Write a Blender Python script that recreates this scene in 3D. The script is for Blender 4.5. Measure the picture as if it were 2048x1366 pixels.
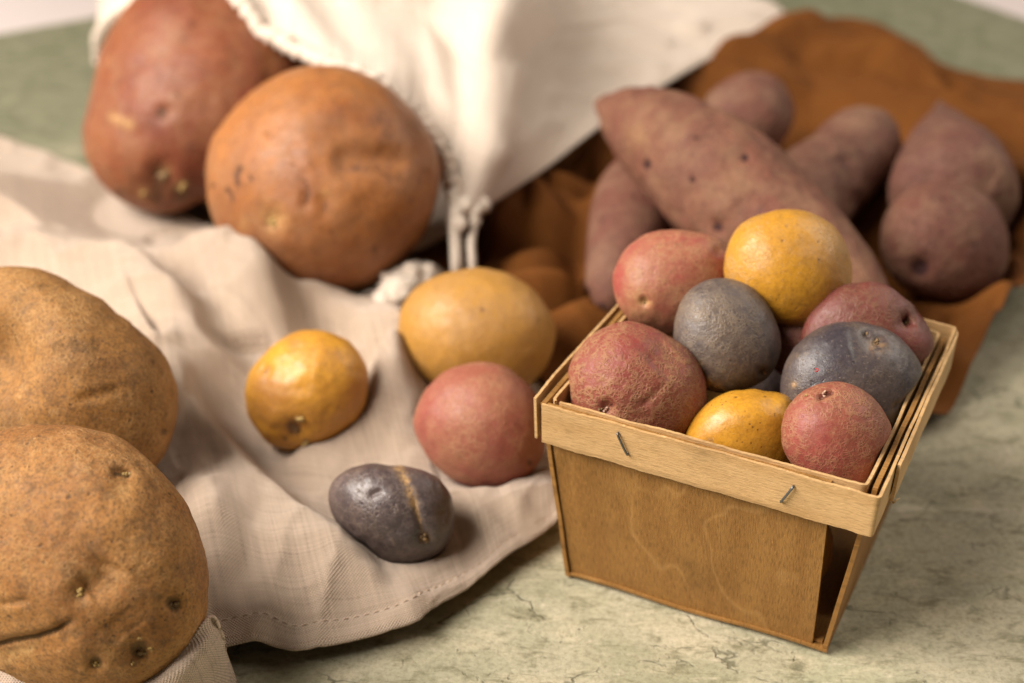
import bpy, bmesh, math, random
import numpy as np
from mathutils import Vector, Matrix
from mathutils.bvhtree import BVHTree

for o in list(bpy.data.objects):
    bpy.data.objects.remove(o)
scene = bpy.context.scene
C = scene.collection
random.seed(4)

# ------------------------------------------------------------------ camera
LENS = 50.0
FPX = LENS / 36.0 * 2048.0          # focal length in photograph pixels
PITCH = 0.54973
CAM_H = 0.34893
cam = bpy.data.cameras.new('camera')
cam.lens = LENS
cam.sensor_width = 36.0
cam.clip_start = 0.01
cam.clip_end = 50
cam_o = bpy.data.objects.new('camera', cam)
C.objects.link(cam_o)
cam_o.location = (0, 0, CAM_H)
cam_o.rotation_euler = (math.pi / 2 - PITCH, 0, 0)
cam.dof.use_dof = True
cam.dof.focus_distance = 0.462
cam.dof.aperture_fstop = 5.6
cam.dof.aperture_blades = 9
scene.camera = cam_o

# ------------------------------------------------------------------ light
world = bpy.data.worlds.new('World')
scene.world = world
world.use_nodes = True
bg = world.node_tree.nodes['Background']
bg.inputs['Color'].default_value = (1.0, 0.84, 0.70, 1)
bg.inputs['Strength'].default_value = 0.045

def area_light(name, loc, target, size, power, col):
    l = bpy.data.lights.new(name, 'AREA')
    l.shape = 'RECTANGLE'
    l.size, l.size_y = size
    l.energy = power
    l.color = col
    o = bpy.data.objects.new(name, l)
    C.objects.link(o)
    o.location = loc
    o.rotation_euler = (Vector(target) - Vector(loc)).to_track_quat('-Z', 'Y').to_euler()
    return o
area_light('window_light', (-1.04, 0.20, 1.10), (0.0, 0.55, 0.03), (1.25, 0.85), 67, (1.0, 0.905, 0.81))
area_light('reflector_light', (1.25, 0.95, 0.95), (0.15, 0.55, 0.0), (1.4, 1.0), 15, (1.0, 0.88, 0.76))
scene.view_settings.view_transform = 'Standard'
scene.view_settings.look = 'None'
scene.view_settings.exposure = 0.0
scene.view_settings.gamma = 1.0
scene.cycles.use_denoising = True
scene.cycles.max_bounces = 6
scene.cycles.diffuse_bounces = 4

# ------------------------------------------------------------------ pixel <-> world
F_ = np.array([0, math.cos(PITCH), -math.sin(PITCH)])
U_ = np.array([0, math.sin(PITCH), math.cos(PITCH)])
R_ = np.array([1.0, 0, 0])
CAM = np.array([0, 0, CAM_H])

def ray(px, py):
    return F_ + R_ * (px - 1024) / FPX + U_ * (683 - py) / FPX
def at(px, py, z):
    d = ray(px, py)
    return CAM + d * ((z - CAM_H) / d[2])
def at_t(px, py, t):
    return CAM + ray(px, py) * t
def to_px(P):
    d = np.asarray(P, float) - CAM
    w = d @ F_
    return np.stack([1024 + FPX * (d @ R_) / w, 683 - FPX * (d @ U_) / w], -1)

# ------------------------------------------------------------------ noise
_rng = np.random.RandomState(7)
_perm = np.concatenate([_rng.permutation(256)] * 3)
_grad = _rng.normal(size=(256, 3))
_grad /= np.linalg.norm(_grad, axis=1)[:, None]
def perlin(P):
    P = np.asarray(P, float)
    i = np.floor(P).astype(int)
    f = P - i
    i &= 255
    w = f * f * f * (f * (f * 6 - 15) + 10)
    out = 0
    for dx in (0, 1):
        for dy in (0, 1):
            for dz in (0, 1):
                h = _perm[_perm[_perm[i[:, 0] + dx] + i[:, 1] + dy] + i[:, 2] + dz]
                g = _grad[h]
                d = f - np.array([dx, dy, dz])
                ww = ((w[:, 0] if dx else 1 - w[:, 0]) * (w[:, 1] if dy else 1 - w[:, 1])
                      * (w[:, 2] if dz else 1 - w[:, 2]))
                out = out + ww * (g * d).sum(1)
    return out
def fbm(P, octaves=4, gain=.5):
    a, s, out = 1.0, 1.0, 0
    for k in range(octaves):
        out = out + a * perlin(P * s + 17.3 * k)
        a *= gain
        s *= 2.03
    return out
def seg_dist(p, poly):
    """p (N,2), poly (K,2): distance, parameter 0..K-1, side sign."""
    best = np.full(len(p), 1e9); par = np.zeros(len(p)); side = np.zeros(len(p))
    for k in range(len(poly) - 1):
        a, b = poly[k], poly[k + 1]
        ab = b - a
        L2 = max(ab @ ab, 1e-12)
        t = np.clip(((p - a) @ ab) / L2, 0, 1)
        q = a + t[:, None] * ab
        d = np.hypot(*(p - q).T)
        m = d < best
        best[m] = d[m]; par[m] = k + t[m]
        side[m] = np.sign(ab[0] * (p[m, 1] - a[1]) - ab[1] * (p[m, 0] - a[0]))
    return best, par, side
def spline(pts, n, closed=False):
    """Catmull-Rom through pts, n samples spaced by arc length."""
    P = np.asarray(pts, float)
    if closed:
        Q = np.vstack([P[-1:], P, P[:2]])
    else:
        Q = np.vstack([2 * P[:1] - P[1:2], P, 2 * P[-1:] - P[-2:-1]])
    out = []
    for k in range(1, len(Q) - 2):
        p0, p1, p2, p3 = Q[k - 1:k + 3]
        for t in np.linspace(0, 1, 24, endpoint=False):
            out.append(.5 * (2 * p1 + (p2 - p0) * t + (2 * p0 - 5 * p1 + 4 * p2 - p3) * t * t
                             + (3 * p1 - p0 - 3 * p2 + p3) * t ** 3))
    if not closed:
        out.append(P[-1])
    out = np.array(out)
    if closed:
        out = np.vstack([out, out[:1]])
    s = np.concatenate([[0], np.cumsum(np.linalg.norm(np.diff(out, axis=0), axis=1))])
    x = np.linspace(0, s[-1], n + 1)[:-1] if closed else np.linspace(0, s[-1], n)
    return np.stack([np.interp(x, s, out[:, k]) for k in range(out.shape[1])], 1)

# ------------------------------------------------------------------ mesh helpers
def np_mesh(name, V, Fc, smooth=True):
    V = np.asarray(V, np.float32); Fc = np.asarray(Fc, np.int32)
    me = bpy.data.meshes.new(name)
    k = Fc.shape[1]
    me.vertices.add(len(V)); me.vertices.foreach_set('co', V.ravel())
    me.loops.add(Fc.size); me.loops.foreach_set('vertex_index', Fc.ravel())
    me.polygons.add(len(Fc))
    me.polygons.foreach_set('loop_start', np.arange(0, Fc.size, k, dtype=np.int32))
    try:
        me.polygons.foreach_set('loop_total', np.full(len(Fc), k, np.int32))
    except Exception:
        pass
    me.update(calc_edges=True)
    me.validate()
    me.polygons.foreach_set('use_smooth', np.full(len(me.polygons), smooth))
    return me
def link(name, me, m=None, parent=None, loc=None):
    o = bpy.data.objects.new(name, me)
    C.objects.link(o)
    if m is not None:
        me.materials.clear(); me.materials.append(m)
    if parent is not None:
        o.parent = parent
    if loc is not None:
        o.location = loc
    return o
def tag(o, label=None, cat=None, group=None, kind=None):
    for k, v in (('label', label), ('category', cat), ('group', group), ('kind', kind)):
        if v: o[k] = v
    return o
def grid_faces(nu, nv, wrap=False):
    i, j = np.meshgrid(np.arange(nu if wrap else nu - 1), np.arange(nv - 1), indexing='ij')
    i, j = i.ravel(), j.ravel(); i2 = (i + 1) % nu
    return np.stack([i * nv + j, i2 * nv + j, i2 * nv + j + 1, i * nv + j + 1], 1)
def set_uv(me, uv):
    l = me.uv_layers.new(name='UVMap')
    idx = np.zeros(len(me.loops), np.int32)
    me.loops.foreach_get('vertex_index', idx)
    l.data.foreach_set('uv', np.asarray(uv, np.float32)[idx].ravel())
def set_attr(me, name, vals):
    a = me.attributes.new(name, 'FLOAT', 'POINT')
    a.data.foreach_set('value', np.asarray(vals, np.float32))
def tube_mesh(name, pts, rad, sides=10, twist=0.0, lobes=0, lobe_amp=0.0):
    P = np.asarray(pts, float); n = len(P)
    rad = np.broadcast_to(np.asarray(rad, float), (n,))
    T = np.gradient(P, axis=0); T /= np.linalg.norm(T, axis=1)[:, None]
    up = np.array([0, 0, 1.0])
    if abs(T[0] @ up) > .9: up = np.array([1.0, 0, 0])
    V = []
    nrm = np.cross(T[0], up)
    for k in range(n):
        nrm = nrm - T[k] * (nrm @ T[k]); nrm /= np.linalg.norm(nrm)
        bi = np.cross(T[k], nrm)
        for a in np.linspace(0, 2 * np.pi, sides, endpoint=False):
            r = rad[k] * (1 + lobe_amp * math.cos(lobes * (a + twist * k)))
            V.append(P[k] + r * (nrm * math.cos(a) + bi * math.sin(a)))
    Fq = grid_faces(n, sides)
    V = np.array(V)
    i, j = np.meshgrid(np.arange(n - 1), np.arange(sides), indexing='ij')
    i, j = i.ravel(), j.ravel(); j2 = (j + 1) % sides
    Fq = np.stack([i * sides + j, i * sides + j2, (i + 1) * sides + j2, (i + 1) * sides + j], 1)
    V = np.vstack([V, P[:1], P[-1:]])
    c0, c1 = n * sides, n * sides + 1
    caps = []
    for j in range(0, sides, 2):
        caps.append([c0, (j + 2) % sides, j + 1, j])
        b = (n - 1) * sides
        caps.append([c1, b + j, b + j + 1, b + (j + 2) % sides])
    return np_mesh(name, V, np.vstack([Fq, np.array(caps)]))

# ------------------------------------------------------------------ material helpers
class NT:
    def __init__(self, name):
        self.m = bpy.data.materials.new(name); self.m.use_nodes = True
        self.t = self.m.node_tree; self.n = self.t.nodes; self.l = self.t.links
        self.b = self.n['Principled BSDF']
    def new(self, kind, **kw):
        nd = self.n.new(kind)
        for k, v in kw.items():
            setattr(nd, k, v)
        return nd
    def put(self, sock, v):
        if v is None: return
        if isinstance(v, bpy.types.NodeSocket): self.l.new(v, sock)
        elif isinstance(v, (tuple, list)) and len(v) == 3 and sock.type == 'RGBA': sock.default_value = (*v, 1)
        else: sock.default_value = v
    def obj(self): return self.new('ShaderNodeTexCoord').outputs['Object']
    def uv(self): return self.new('ShaderNodeTexCoord').outputs['UV']
    def geo(self): return self.new('ShaderNodeNewGeometry').outputs['Position']
    def vec(self, v, scale=(1, 1, 1), loc=(0, 0, 0), rot=(0, 0, 0)):
        nd = self.new('ShaderNodeMapping'); self.put(nd.inputs['Vector'], v)
        nd.inputs['Scale'].default_value = scale; nd.inputs['Location'].default_value = loc
        nd.inputs['Rotation'].default_value = rot
        return nd.outputs[0]
    def noise(self, v, scale, detail=4, rough=.55, dist=0, col=False):
        nd = self.new('ShaderNodeTexNoise'); self.put(nd.inputs['Vector'], v)
        nd.inputs['Scale'].default_value = scale; nd.inputs['Detail'].default_value = detail
        nd.inputs['Roughness'].default_value = rough; nd.inputs['Distortion'].default_value = dist
        return nd.outputs['Color' if col else 'Fac']
    def voro(self, v, scale, feature='F1', out='Distance', rnd=1.0):
        nd = self.new('ShaderNodeTexVoronoi', feature=feature); self.put(nd.inputs['Vector'], v)
        nd.inputs['Scale'].default_value = scale; nd.inputs['Randomness'].default_value = rnd
        return nd.outputs[out]
    def ramp(self, v, a, b, lo=0.0, hi=1.0, smooth=True):
        nd = self.new('ShaderNodeMapRange'); nd.interpolation_type = 'SMOOTHSTEP' if smooth else 'LINEAR'
        self.put(nd.inputs['Value'], v)
        nd.inputs['From Min'].default_value = a; nd.inputs['From Max'].default_value = b
        nd.inputs['To Min'].default_value = lo; nd.inputs['To Max'].default_value = hi
        return nd.outputs['Result']
    def math(self, op, a, b=0.0, c=None):
        nd = self.new('ShaderNodeMath', operation=op); self.put(nd.inputs[0], a); self.put(nd.inputs[1], b)
        if c is not None: self.put(nd.inputs[2], c)
        return nd.outputs[0]
    def mix(self, f, a, b, mode='MIX'):
        nd = self.new('ShaderNodeMix', data_type='RGBA', blend_type=mode)
        self.put(nd.inputs[0], f); self.put(nd.inputs[6], a); self.put(nd.inputs[7], b)
        return nd.outputs[2]
    def warp(self, v, scale, amt):
        n = self.noise(v, scale, 3, .5, 0, True)
        s = self.new('ShaderNodeVectorMath', operation='SUBTRACT'); self.put(s.inputs[0], n); s.inputs[1].default_value = (.5, .5, .5)
        k = self.new('ShaderNodeVectorMath', operation='SCALE'); self.put(k.inputs[0], s.outputs[0]); k.inputs['Scale'].default_value = amt
        a = self.new('ShaderNodeVectorMath', operation='ADD'); self.put(a.inputs[0], v); self.put(a.inputs[1], k.outputs[0])
        return a.outputs[0]
    def sepx(self, v):
        nd = self.new('ShaderNodeSeparateXYZ'); self.put(nd.inputs[0], v); return nd.outputs[0]
    def attr(self, name):
        return self.new('ShaderNodeAttribute', attribute_name=name).outputs['Fac']
    def finish(self, col, rough=.6, bump=None, spec=.5, sheen=0, strength=1.0, dist=.001):
        self.put(self.b.inputs['Base Color'], col); self.put(self.b.inputs['Roughness'], rough)
        self.b.inputs['Specular IOR Level'].default_value = spec
        if sheen:
            self.b.inputs['Sheen Weight'].default_value = sheen
            self.b.inputs['Sheen Roughness'].default_value = .5
        if bump is not None:
            nd = self.new('ShaderNodeBump'); nd.inputs['Strength'].default_value = strength
            nd.inputs['Distance'].default_value = dist
            self.put(nd.inputs['Height'], bump); self.l.new(nd.outputs[0], self.b.inputs['Normal'])
        return self.m

def skin(name, base, alt, net, seed, dark=(.03, .018, .01), cell=650, net_w=.16, net_amt=.8, patch=(.35, .65),
         rough=.5, speck=.5, bump=.6, mott=28, dust=0.0, dust_col=(.3, .2, .12), spec=.4, scabc=(.12, .07, .03), stretch=(1, 1, 1), lumpy=.6, grit=.4, flakes=.4, contrast=.5):
    """Potato skin: two-tone mottling, corky net of fine cracks, specks, scabs (mesh attribute)."""
    n = NT(name)
    v = n.vec(n.obj(), stretch, (seed * 1.7, seed * .9, seed * 2.3))
    m1 = n.ramp(n.noise(v, mott, 5, .6, .6), .38, .64)
    col = n.mix(m1, base, alt)
    fine = n.noise(v, 900, 4, .7)
    col = n.mix(n.ramp(fine, .42, .66, 0, grit), col, dark)
    col = n.mix(n.ramp(n.noise(v, 170, 5, .7), .5, .68, 0, grit * .8), col, dark)
    flk = n.math('MULTIPLY', n.ramp(n.noise(n.vec(v, (1, 1, 2.2), (9, 2, 4)), 620, 4, .65), .60, .68), flakes)
    col = n.mix(flk, col, net)
    # cork net
    wv = n.warp(v, 420, .0010)
    edge = n.voro(wv, cell, 'DISTANCE_TO_EDGE')
    wv2 = n.warp(n.vec(v, (1, 1, 1), (3, 1, 2)), 300, .0018)
    edge2 = n.voro(wv2, cell * .55, 'DISTANCE_TO_EDGE')
    area = n.ramp(n.noise(v, mott * 1.6, 5, .65), patch[0], patch[1])
    nm = n.math('MAXIMUM', n.ramp(edge, net_w, net_w * .25), n.ramp(edge2, net_w * .7, net_w * .1))
    nm = n.math('MULTIPLY', nm, n.ramp(n.noise(v, 330, 4, .6), .36, .56))
    nmask = n.math('MULTIPLY', n.math('MULTIPLY', nm, area), net_amt)
    # broad corky bloom where the net is dense
    col = n.mix(n.math('MULTIPLY', area, net_amt * .3), col, net)
    col = n.mix(nmask, col, net)
    tone = n.noise(n.warp(v, 120, .004), 130, 6, .72, .3)
    col = n.mix(n.ramp(tone, .42, .30, 0, contrast), col, tuple(c * .45 for c in alt))
    col = n.mix(n.ramp(tone, .58, .72, 0, contrast * .8), col, net)
    # dark specks and lenticels
    sp = n.voro(n.warp(v, 200, .004), 210)
    spm = n.math('MULTIPLY', n.ramp(sp, .17, .08), n.ramp(n.noise(v, 90, 2), .45, .58))
    sp2 = n.voro(n.vec(v, (1, 1, 1), (5, 7, 1)), 520)
    spm2 = n.math('MULTIPLY', n.ramp(sp2, .22, .1), n.ramp(n.noise(v, 60, 3), .5, .62))
    spk = n.math('MULTIPLY', n.math('MAXIMUM', spm, spm2), speck)
    col = n.mix(spk, col, dark)
    if dust:
        dm = n.math('MULTIPLY', n.ramp(n.noise(v, 55, 6, .7), .42, .68), dust)
        col = n.mix(dm, col, dust_col)
    sc = n.attr('scab')
    scn = n.ramp(n.math('ADD', sc, n.math('MULTIPLY', n.math('SUBTRACT', n.noise(v, 330, 6, .75), .5), 1.3)), .3, .62)
    col = n.mix(scn, col, n.mix(n.noise(v, 900, 3), scabc, dark))
    pale = n.attr('pale')
    col = n.mix(n.math('MULTIPLY', pale, n.ramp(n.noise(v, 400, 4, .6), .3, .65)), col, (.5, .3, .12))
    h = n.math('ADD', n.math('MULTIPLY', nmask, .9), n.math('MULTIPLY', n.noise(v, 260, 5, .6), lumpy))
    h = n.math('SUBTRACT', h, n.math('MULTIPLY', spk, .6))
    h = n.math('ADD', h, n.math('MULTIPLY', flk, .8))
    h = n.math('ADD', h, n.math('MULTIPLY', n.noise(v, 1500, 3, .6), .25))
    h = n.math('ADD', h, n.math('MULTIPLY', scn, n.math('MULTIPLY', n.noise(v, 1100, 3, .7), 1.2)))
    r = n.math('ADD', n.math('MULTIPLY', nmask, .25), n.math('ADD', n.ramp(n.noise(v, 300, 4), .3, .7, -.06, .08), rough))
    return n.finish(col, r, h, spec=spec, strength=bump, dist=.0007)

def bud_mat(name, a, b):
    n = NT(name); v = n.obj()
    return n.finish(n.mix(n.ramp(n.noise(v, 900, 3), .35, .65), a, b), .6, n.noise(v, 1800, 3), strength=.5, dist=.0004)
BUD_PALE = bud_mat('pale_bud', (.50, .34, .10), (.2, .12, .04))
BUD_DARK = bud_mat('dark_bud', (.09, .05, .02), (.25, .15, .06))
BUD_PINK = bud_mat('pink_bud', (.55, .36, .26), (.2, .08, .05))

# ------------------------------------------------------------------ setting: tabletop and backdrop
def table_material():
    n = NT('painted_board'); v = n.geo()
    w = n.warp(v, 9, .05)
    big = n.noise(w, 7, 6, .62)
    mid = n.noise(n.vec(v, (1, 2.2, 1), (0, 0, 0), (0, 0, .35)), 34, 6, .65, .5)
    col = n.mix(n.ramp(big, .34, .64), (.335, .33, .215), (.47, .43, .31))
    col = n.mix(n.ramp(mid, .44, .70, 0, .8), col, (.55, .485, .34))
    col = n.mix(n.ramp(n.noise(v, 16, 5, .6), .5, .72, 0, .7), col, (.27, .27, .165))
    blot = n.noise(n.vec(v, (1, 1.8, 1), (2, 5, 0), (0, 0, .35)), 75, 6, .7, .4)
    col = n.mix(n.ramp(blot, .32, .50, .8, 0), col, (.17, .16, .09))
    col = n.mix(n.ramp(blot, .56, .70, 0, .7), col, (.60, .53, .40))
    fine = n.noise(v, 480, 5, .8)
    col = n.mix(n.ramp(fine, .32, .60, .45, 0), col, (.12, .11, .06))
    col = n.mix(n.ramp(fine, .60, .75, 0, .35), col, (.62, .57, .42))
    sc1 = n.noise(n.vec(v, (1, 5, 1), (3, 1, 0), (0, 0, -.25)), 26, 7, .75, .8)
    col = n.mix(n.ramp(sc1, .58, .66, 0, .55), col, (.56, .50, .37))
    col = n.mix(n.ramp(sc1, .42, .34, 0, .6), col, (.15, .145, .08))
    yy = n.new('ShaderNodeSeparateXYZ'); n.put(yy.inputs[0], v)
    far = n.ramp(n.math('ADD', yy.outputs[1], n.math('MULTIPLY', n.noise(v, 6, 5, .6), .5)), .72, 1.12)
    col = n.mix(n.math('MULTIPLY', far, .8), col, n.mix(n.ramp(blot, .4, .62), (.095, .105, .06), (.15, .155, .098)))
    strk = n.noise(n.vec(v, (1, 7, 1), (0, 0, 0), (0, 0, .3)), 70, 6, .75, .3)
    col = n.mix(n.ramp(strk, .3, .44, .5, 0), col, (.15, .14, .075))
    cr = n.voro(n.warp(n.vec(v, (1, 1.5, 1)), 60, .022), 40, 'DISTANCE_TO_EDGE')
    crm = n.math('MULTIPLY', n.ramp(cr, .035, .006), n.ramp(n.noise(v, 24, 5, .65), .52, .62))
    pit = n.voro(n.warp(v, 150, .008), 380)
    pm = n.math('MULTIPLY', n.ramp(pit, .34, .12), n.ramp(n.noise(v, 45, 5, .7), .52, .66))
    mk = n.math('MAXIMUM', crm, pm)
    col = n.mix(n.math('MULTIPLY', mk, .62), col, (.06, .062, .035))
    h = n.math('SUBTRACT', n.math('MULTIPLY', fine, .5), n.math('MULTIPLY', mk, .9))
    h = n.math('ADD', h, n.math('MULTIPLY', mid, .7))
    h = n.math('ADD', h, n.math('MULTIPLY', blot, .9))
    return n.finish(col, n.ramp(mid, .3, .7, .55, .8), h, spec=.3, strength=.55, dist=.0008)

corner = None
def line_x(a, b, c, d):
    A = np.array([b - a, c - d]).T
    s = np.linalg.solve(A, c - a)
    return a + (b - a) * s[0]
la, lb = at(0, 68, 0)[:2], at(200, 32, 0)[:2]
ra, rb = at(1940, 0, 0)[:2], at(2048, 38, 0)[:2]
K = line_x(la, lb, ra, rb)
dl = (la - lb) / np.linalg.norm(la - lb); dr = (rb - ra) / np.linalg.norm(rb - ra)
bm = bmesh.new()
q = [K, K + dl * 2.4, K + dl * 2.4 + dr * 2.4, K + dr * 2.4]
vs = [bm.verts.new((p[0], p[1], 0)) for p in q]
f = bm.faces.new(vs)
if f.normal.z < 0: f.normal_flip()
bm.normal_update()
if f.normal.z < 0: bmesh.ops.reverse_faces(bm, faces=[f])
ext = bmesh.ops.extrude_face_region(bm, geom=[f])
for g in ext['geom']:
    if isinstance(g, bmesh.types.BMVert): g.co.z -= .016
bmesh.ops.recalc_face_normals(bm, faces=bm.faces)
me = bpy.data.meshes.new('tabletop'); bm.to_mesh(me); bm.free()
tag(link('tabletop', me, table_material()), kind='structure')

n = NT('pale_backdrop')
bd_m = n.finish(n.mix(n.noise(n.geo(), 3, 3), (.56, .49, .47), (.53, .47, .45)), .8)
bm = bmesh.new()
for (x, y, z) in ((-6, -3, -.0165), (6, -3, -.0165), (6, 7, -.0165), (-6, 7, -.0165)): bm.verts.new((x, y, z))
bm.faces.new(bm.verts)
me = bpy.data.meshes.new('backdrop'); bm.to_mesh(me); bm.free()
tag(link('backdrop', me, bd_m), kind='structure')

# ------------------------------------------------------------------ where the basket stands
YAW = -0.46177
BX = np.array([0.00977, 0.40263]); BH = .0790; BW = .115; BD = .1099
bu = np.array([math.cos(YAW), math.sin(YAW)]); bv = np.array([-math.sin(YAW), math.cos(YAW)])
def keep_inside(V):
    """pushes points lying beyond the basket's inner walls back to them"""
    V = V.copy(); d = V[:, :2] - BX
    u, v = d @ bu, d @ bv
    k = 1 - V[:, 2] / BH
    up = np.clip(-k, 0, 1) * BH          # above the rim the limit opens outwards
    k = np.clip(k, 0, 1)
    def soft(x, lim, sgn):
        e = sgn * (x - lim); w = .004
        return np.where(e > -w, lim + sgn * (-w + w * np.tanh((e + w) / w)), x)
    u2 = soft(u, .0044 + k * .009 - up * 1.1, -1); u2 = soft(u2, BW - .0040 - k * .009 + up * 1.1, 1)
    v2 = soft(v, .0026 + k * .0065 - up * 1.1, -1); v2 = soft(v2, BD - .0050 - k * .009 + up * 1.1, 1)
    V[:, :2] += (u2 - u)[:, None] * bu + (v2 - v)[:, None] * bv
    return V
# ------------------------------------------------------------------ potatoes
_ico = {}
def ico(sub):
    if sub not in _ico:
        b = bmesh.new(); bmesh.ops.create_icosphere(b, subdivisions=sub, radius=1)
        _ico[sub] = (np.array([v.co[:] for v in b.verts]), np.array([[v.index for v in f.verts] for f in b.faces])); b.free()
    return _ico[sub]
POT = []        # (bvh, object)  for the cloths to lie against
def eye_mesh(seed, r, count=4):
    rr = random.Random(seed)
    b = bmesh.new()
    for k in range(count):
        a = rr.uniform(0, 6.28); d = 0 if k == 0 else r * rr.uniform(.45, .9)
        s = r * (rr.uniform(.28, .5) if k else .5)
        res = bmesh.ops.create_icosphere(b, subdivisions=2, radius=1)
        ax = Vector((rr.uniform(-.5, .5), rr.uniform(-.5, .5), 1)).normalized()
        Mx = Matrix.Translation((d * math.cos(a), d * math.sin(a), s * .25)) @ ax.to_track_quat('Z', 'Y').to_matrix().to_4x4() @ Matrix.Diagonal((s, s * rr.uniform(.7, 1.2), s * rr.uniform(.9, 1.5), 1))
        bmesh.ops.transform(b, matrix=Mx, verts=res['verts'])
    for v in b.verts:
        v.co += Vector((rr.uniform(-1, 1), rr.uniform(-1, 1), rr.uniform(-1, 1))) * r * .05
    for f in b.faces: f.smooth = True
    me = bpy.data.meshes.new('eye'); b.to_mesh(me); b.free()
    return me

def finish_potato(name, V, Fc, ctr, mat, dims, scabs, eyes, pales, seed, lump, label, cat, group, zs, tcen, micro=.003):
    lump2 = .55 if name == 'purple_sweet_potato' else .24
    if name == 'purple_sweet_potato': micro = .007
    """V are world points already at the right place; adds relief, dimples, eyes."""
    size = np.linalg.norm(V - ctr, axis=1).mean()
    q = (V - ctr) / size
    rad = q / np.linalg.norm(q, axis=1)[:, None]
    disp = lump * (fbm(q * 1.3 + seed * 3.1, 3, .5) * 1.0 + lump2 * fbm(q * 5 + seed * 1.7, 3, .55))
    disp = disp + micro * fbm(q * 14 + seed, 3, .6)
    V = V + rad * (disp * size)[:, None]
    if zs is not None:      # slide along the sight line until it rests at height zs
        m = (V[:, 2] - CAM_H).min(); k = (zs - CAM_H) / m
        V = CAM + (V - CAM) * k; ctr = CAM + (ctr - CAM) * k; size *= k
    px = to_px(V)
    vd = V - CAM; vd /= np.linalg.norm(vd, axis=1)[:, None]
    front = ((V - ctr) * vd).sum(1) < size * .18
    scab = np.zeros(len(V)); pale = np.zeros(len(V)); push = np.zeros(len(V))
    for s in dims:         # (points px, width px, depth m)
        poly = np.array(s[0], float)
        d = np.hypot(*(px - poly[0]).T) if len(poly) == 1 else seg_dist(px, poly)[0]
        g = np.exp(-(d / s[1]) ** 2)
        if len(poly) > 1:
            par = seg_dist(px, poly)[1] / (len(poly) - 1)
            g = g * np.clip(np.minimum(par, 1 - par) * 6 + .15, 0, 1)
        push += g * s[2] * front
    for lst, arr in ((scabs, scab), (pales, pale)):
        for s in lst:
            poly = np.array(s[0], float)
            d = np.hypot(*(px - poly[0]).T) if len(poly) == 1 else seg_dist(px, poly)[0]
            np.maximum(arr, np.exp(-(d / s[1]) ** 2) * (s[2] if len(s) > 2 else 1.0) * front, out=arr)
    V = V + vd * push[:, None] * .6 - (V - ctr) / np.linalg.norm(V - ctr, axis=1)[:, None] * push[:, None] * .4
    if group == G_B: V = keep_inside(V)
    me = np_mesh(name, V - ctr, Fc)
    set_attr(me, 'scab', scab); set_attr(me, 'pale', pale)
    o = link(name, me, mat, loc=ctr)
    tag(o, label, cat, group)
    st = 1 if len(V) < 15000 else 1
    bvh = BVHTree.FromPolygons([Vector(p) for p in V], [tuple(f) for f in Fc])
    POT.append((bvh, o, V.min(0), V.max(0)))
    for k, e in enumerate(eyes):   # (px, py, radius px, material, count)
        d = Vector(ray(e[0], e[1])).normalized()
        hit, nrm, _, _ = bvh.ray_cast(Vector(CAM), d)
        if hit is None: continue
        t = (np.array(hit) - CAM) @ F_
        r = e[2] * t / FPX
        eo = link('eye', eye_mesh(seed * 31 + k, r, e[4] if len(e) > 4 else 4), e[3], o)
        eo.location = np.array(hit - nrm * r * .15) - ctr
        eo.rotation_euler = nrm.to_track_quat('Z', 'Y').to_euler()
    return o

def potato(name, outline, mat, label, cat, group, seed, zs=None, zc=None, depth=.95, sub=6, lump=.05,
           dims=(), scabs=(), eyes=(), pales=(), center=None):
    """A tuber whose widest section seen from the camera side has the given outline; its depth is its own."""
    P = np.asarray(outline, float)
    c = P.mean(0) if center is None else np.asarray(center, float)
    d = P - c
    ang = np.arctan2(-d[:, 1], d[:, 0]); r = np.hypot(d[:, 0], d[:, 1])
    k = np.argsort(ang); ang, r = ang[k], r[k]
    A = np.concatenate([ang[-3:] - 2 * np.pi, ang, ang[:3] + 2 * np.pi]); RR = np.concatenate([r[-3:], r, r[:3]])
    phi = np.linspace(-np.pi, np.pi, 721)
    rp = np.interp(phi, A, RR)
    ker = np.exp(-(np.arange(-40, 41) / 11.0) ** 2); ker /= ker.sum()
    rs = np.convolve(np.concatenate([rp[-61:-1], rp, rp[1:61]]), ker, 'same')[60:-60]
    # ellipse-like low harmonics, used near the poles of the section
    Fq = np.fft.rfft(rs[:-1]); Fq[3:] = 0
    rl = np.fft.irfft(Fq, 720); rl = np.append(rl, rl[0])
    S, Fc = ico(sub)
    lon = np.arctan2(S[:, 1], S[:, 0]); cl = np.hypot(S[:, 0], S[:, 1]); sl = S[:, 2]
    w = cl ** 2
    rr = np.interp(lon, phi, rs) * w + np.interp(lon, phi, rl) * (1 - w)
    D = ray(*c); dv = D / np.linalg.norm(D)
    mean = rs.mean() / FPX
    t = 1.0 if zc is None else (zc - CAM_H) / D[2]
    V = CAM + t * (D + (np.cos(lon) * rr * cl / FPX)[:, None] * R_ + (np.sin(lon) * rr * cl / FPX)[:, None] * U_
                   + (sl * mean * depth)[:, None] * dv)
    ctr = CAM + t * D
    return finish_potato(name, V, Fc, ctr, mat, dims, scabs, eyes, pales, seed, lump, label, cat, group, zs if zc is None else None, None)

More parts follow.
